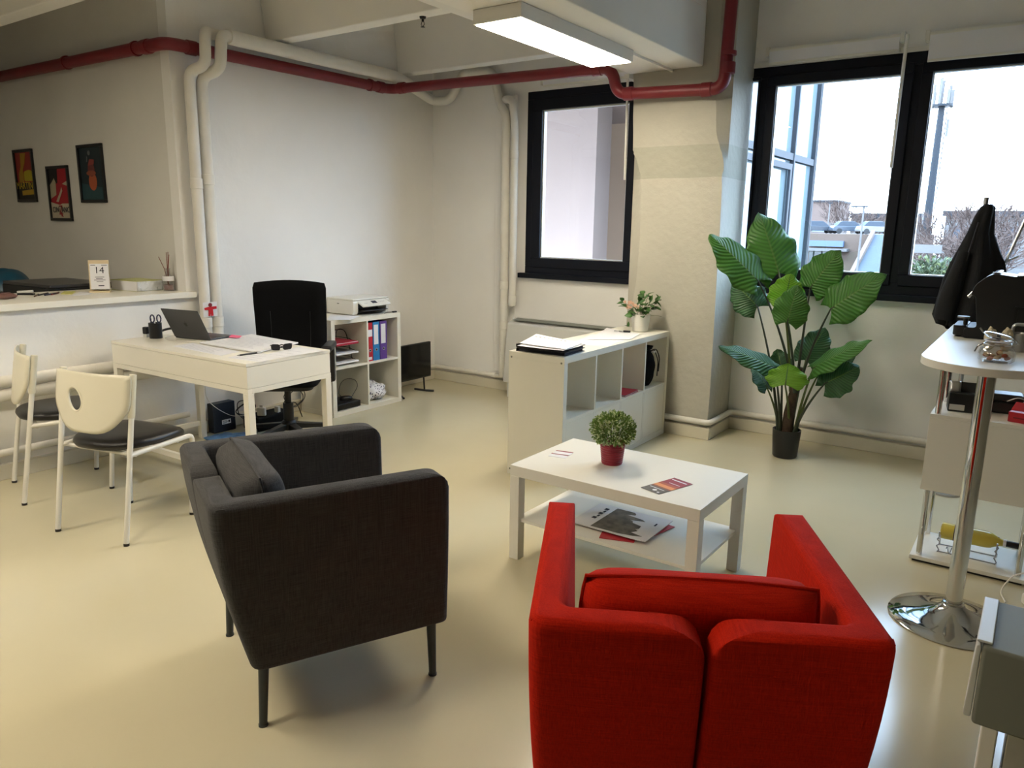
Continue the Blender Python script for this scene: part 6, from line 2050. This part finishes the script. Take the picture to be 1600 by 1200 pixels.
# garage deck building with shop front and ramp
YD = 92.0
t, hw, hz = bbox_px(1258, 1424, 366, YD, 20, 'parking_deck', 'low ochre parking deck with a blue-white sign band over a glazed front', M['brickish'])
cx = t.location.x
sa, sb_ = P(1266, 378, YD), P(1319, 384, YD)
z1, z0 = P(1290, 376, YD).z-GZ, P(1290, 385, YD).z-GZ
obj('sign_band', B((sa.x-cx, -0.6, z0), (sb_.x-cx, -0.001, z1)), mat('pale_blue_sign', '#43536b', 0.5), t)
obj('canopy', B((sa.x-cx-0.4, -1.4, z0-0.5), (sb_.x-cx+0.6, -0.001, z0-0.2)), M['render_w'], t)
obj('shop_glass', B((sa.x-cx, -0.05, 0.0), (P(1305, 390, YD).x-cx, -0.001, z0-0.6)), mat('shop_glass', '#1f2c31', 0.1), t)
bm = nb()
for k in range(4):
    x = sa.x-cx+(k+0.5)*0.9
    box(bm, (x, -0.15, 0), (x+0.12, -0.051, z0-0.6))
obj('shop_frame', bm, M['mull'], t)
zd = hz+GZ
e0, e1, e2, e3 = P(1312, 424, 78.0), P(1420, 424, 78.0), P(1424, 366, YD-0.1), P(1364, 366, YD-0.1)
t = thing('ramp', 'grey blue paved ramp climbing to the parking deck', 'ramp', (0, 0, 0))
bm = nb()
V = [bm.verts.new(p) for p in ((e0.x, 78.0, GZ+0.03), (e1.x, 78.0, GZ+0.03), (e2.x, YD-0.1, zd), (e3.x, YD-0.1, zd))]
W = [bm.verts.new((v.co.x, v.co.y, GZ)) for v in V]
bm.faces.new(V)
bm.faces.new(W[::-1])
for i in range(4): bm.faces.new((V[i], V[(i+1) % 4], W[(i+1) % 4], W[i]))
obj('slope', bm, M['slate'], t, smooth=False)
bm = nb()
ra, rb_ = Vector((e0.x, 78.0, GZ+0.03)), Vector((e3.x, YD-0.1, zd))
bm.faces.new([bm.verts.new(p) for p in (ra, rb_, rb_+Vector((0, 0, 0.5)), ra+Vector((0, 0, 0.5)))])
obj('parapet', bm, M['render_p'], t, smooth=False, solid=0.4)
t, hw, hz = bbox_px(1266, 1308, 316, 140.0, 10, 'pink_building', 'flat pinkish building behind the parking deck', M['render_p'])
obj('window_band', B((-hw+0.8, -0.06, hz-5.0), (hw*0.3, -0.001, hz-3.4)), mat('far_blue_glass', '#6b87a0', 0.2), t)
obj('roof_slab', B((-hw-0.2, -0.3, hz), (hw+0.2, 10.2, hz+0.35)), M['mull'], t)
t, hw, hz = bbox_px(1330, 1440, 341, 175.0, 12, 'long_building', 'long low pale building with a dark roof line far behind the ramp', M['render_w'])
obj('roof', B((-hw, -0.6, hz), (hw, 12.2, hz+1.0)), M['mull'], t)
for k in range(6): obj('window', B((-hw+1.0+k*2.6, -0.08, hz-3.4), (-hw+2.4+k*2.6, -0.001, hz-1.8)), M['slate'], t, smooth=False)
t, hw, hz = bbox_px(1478, 1640, 338, 135.0, 12, 'apartment_building', 'pale apartment block behind the bare trees at the right', M['render_w'])
obj('roof', B((-hw-0.4, -0.8, hz), (hw, 12.4, hz+0.8)), M['mull'], t)
for r_ in range(2):
    for k in range(6):
        obj('window', B((-hw+1.2+k*3.2, -0.08, hz-3.4-3.2*r_), (-hw+3.0+k*3.2, -0.001, hz-1.6-3.2*r_)), M['slate'], t, smooth=False)
t = thing('orange_wall', 'orange painted shed wall low behind the glass building', 'building', (P(1160, 380, 30).x, 30.0, GZ))
obj('wall', B((-1.2, 0, 0), (1.0, 3, P(1160, 372, 30).z-GZ)), mat('orange_paint', '#663a14', 0.8), t)
obj('roof', B((-1.3, -0.2, P(1160, 372, 30).z-GZ), (1.1, 3.2, P(1160, 372, 30).z-GZ+0.12)), M['render_w'], t)
t = thing('railing', 'thin white railing across the parking deck behind the cars', 'railing', (0, 0, zd))
xa, xb = P(1264, 366, 112).x, P(1345, 366, 112).x
bm = nb()
box(bm, (xa, 111, 1.3), (xb, 111.06, 1.36))
for k in range(40): box(bm, (xa+(xb-xa)*k/40, 111, 0), (xa+(xb-xa)*k/40+0.06, 111.06, 1.3))
obj('bars', bm, M['render_w'], t, smooth=False)
# cars on the deck
def car(label, px, y, col, rot=0.0):
    t = thing('car', label, 'car', (P(px, 360, y).x, y, zd), rot, 'cars parked on the deck')
    cm = mat('car_paint_'+col, col, 0.3)
    obj('body', prism(nb(), rpoly([(-2.1, 0.30), (2.1, 0.30), (2.12, 0.72), (1.2, 0.88), (-1.9, 0.92), (-2.12, 0.6)], 0.12, 3), 'y', -0.85, 0.85), cm, t, bevel=0.05)
    obj('cabin', prism(nb(), rpoly([(-1.7, 0.88), (1.15, 0.88), (0.45, 1.42), (-1.2, 1.44)], 0.1, 3), 'y', -0.76, 0.76), M['slate'], t, bevel=0.05)
    obj('roof', B((-1.1, -0.7, 1.43), (0.38, 0.7, 1.47)), cm, t, bevel=0.02)
    for x_ in (-1.35, 1.35):
        for y_ in (-0.86, 0.70): obj('wheel', cyl(nb(), (x_, y_, 0.32), (x_, y_+0.16, 0.32), 0.32, seg=18), M['bplastic'], t)
car('grey car parked on the deck in the middle of the left pane', 1326, 98.0, '#3a4048', R(30))
car('dark car on the deck beside the glass building', 1277, 98.0, '#272d35', R(30))
car('white car parked on the deck at the top of the ramp', 1369, 96.0, '#6a6a6c', R(30))
# lamp posts and mast
def post(label, px, ptop, y, arm):
    a = P(px, ptop, y)
    t = thing('street_lamp', label, 'street lamp', (a.x, y, GZ), 0, 'street lamps by the ramp')
    h = a.z-GZ
    obj('pole', cyl(nb(), (0, 0, 0), (0, 0, h), 0.10, 0.07, seg=10), M['render_w'], t)
    obj('lamp_head', B((-arm, -0.15, h), (0.3, 0.15, h+0.12)), M['mull'], t)
post('white street lamp with a short arm in front of the ramp', 1350, 324, 70.0, 1.0)
post('thin white lamp post on the parking deck', 1297, 318, 104.0, 0.2)
ma, mb = P(1474, 165, 150.0), P(1443, 385, 150.0)
t = thing('telecom_mast', 'tall grey telecom mast with antennas behind the bare trees', 'mast', (ma.x-0.2, 150.0, GZ))
h = ma.z-GZ
obj('pole', cyl(nb(), (0, 0, 0), (0, 0, h), 0.75, 0.5, seg=12), M['mull'], t)
obj('platform', cyl(nb(), (0, 0, h-0.2), (0, 0, h+0.15), 1.7, seg=14), M['mull'], t)
rnd = random.Random(2)
for k in range(7):
    a = 2*PI*k/7
    x, y = 1.45*math.cos(a), 1.45*math.sin(a)
    obj('antenna', B((x-0.2, y-0.1, h-0.5+0.6*(k % 2)), (x+0.2, y+0.1, h+2.4+0.9*(k % 3))), M['render_w'], t)
obj('ladder', B((0.8, -0.1, 1), (0.95, 0.0, h-1)), M['mull'], t)
for k in range(3): obj('spike', cyl(nb(), (0.3*k-0.3, 0, h+0.1), (0.3*k-0.3, 0, h+5.6-0.9*k), 0.06, seg=6), M['mull'], t)
obj('side_antenna', B((1.0, -0.2, h-5.0), (1.4, 0.2, h-2.2)), M['render_w'], t)
# bare trees
def tree(label, px, ptop, y, seed, spread=0.5, levels=5, m=None):
    top = P(px, ptop, y)
    h = top.z-GZ
    rnd = random.Random(seed)
    bm, bt = nb(), nb()
    def grow(p, d, L, r, lv):
        q = p+d*L
        mid = p+d*L*0.5+Vector((rnd.gauss(0, 1), rnd.gauss(0, 1), 0))*L*0.05
        r = max(r, 0.018)
        tube(bt if lv == levels else bm, [p, mid, q], [r, r*0.85, r*0.7], 6 if lv > 3 else 3, caps=False)
        if lv <= 0: return
        for k in range(3):
            nd = (d+Vector((rnd.gauss(0, spread), rnd.gauss(0, spread), rnd.gauss(0.12, spread*0.5)))).normalized()
            st = p.lerp(q, rnd.uniform(0.6, 1.0))
            grow(st, nd, L*rnd.uniform(0.66, 0.88), r*0.60, lv-1)
    grow(Vector((0, 0, 0)), Vector((0, 0, 1)), h*0.24, h*0.016, levels)
    zmax = max(v.co.z for v in bm.verts)
    for b in (bm, bt): b.transform(Matrix.Scale(h/zmax, 4))
    t = thing('bare_tree', label, 'tree', (top.x, y, GZ), 0, 'bare winter trees outside')
    obj('branches', bm, m or M['twig'], t, smooth=False, fixn=False)
    obj('trunk', bt, m or M['twig'], t)
tree('slender bare tree behind the parked grey car', 1318, 300, 118, 1, 0.42, 6)
tree('bare tree right of the slender one, behind the street lamp', 1338, 318, 124, 2, 0.5, 6)
tree('tall bare tree left of the telecom mast foot, in the right pane', 1492, 298, 70, 3, 0.40, 6)
tree('reddish bare tree at the foot of the telecom mast', 1462, 335, 84, 4, 0.55, 6)
tree('bare tree behind the black coat', 1535, 318, 88, 5, 0.5, 6)
tree('bare tree at the right edge of the photo beyond the coat stand', 1592, 305, 72, 6, 0.48, 6)
tree('bare tree left of the coat and low in the right pane', 1508, 345, 60, 7, 0.6, 6)
tree('bare tree seen past the glass wing in the narrow left pane', 1172, 320, 60, 8, 0.5, 5)
bm, bm2, st = nb(), nb(), nb()
YH = 46.0
hx0, hx1 = P(1432, 405, YH).x, P(1500, 405, YH).x
hzz = P(1466, 404, YH).z-GZ
for k in range(7):
    c_ = (hx0+(hx1-hx0)*(k+0.5)/7-(hx0+hx1)/2, 0.3*math.sin(k*2), hzz*0.72+0.25*math.sin(k*1.7))
    a, b_ = leaf_ball(c_, hzz*0.27, 260, 60+k, 0.30, 0.2, 0.95)
    for src, dst in ((a, bm), (b_, bm2)):
        me = bpy.data.meshes.new('tmp')
        src.to_mesh(me)
        src.free()
        dst.from_mesh(me)
        bpy.data.meshes.remove(me)
    cyl(st, (c_[0], c_[1], 0), c_, 0.07, seg=6)
t = thing('hedge', 'green hedge below the telecom mast at the bottom of the right pane', 'hedge', ((hx0+hx1)/2, YH, GZ))
obj('foliage', bm, M['bush'], t, smooth=False, fixn=False)
obj('bright_leaves', bm2, M['hedge_tip'], t, smooth=False, fixn=False)
obj('stems', st, M['twig'], t)
YS = 52.0
p = P(1450, 388, YS)
t = thing('road_sign', 'white sign board low in front of the bare trees', 'sign', (P(1450, 385, YS).x, YS, GZ))
zc = P(1450, 389, YS).z-GZ
obj('board', B((-0.75, -0.04, zc-0.25), (0.75, 0.0, zc+0.25)), M['render_w'], t)
obj('pole', cyl(nb(), (0, 0.03, 0), (0, 0.03, zc), 0.03, seg=8), M['mull'], t)
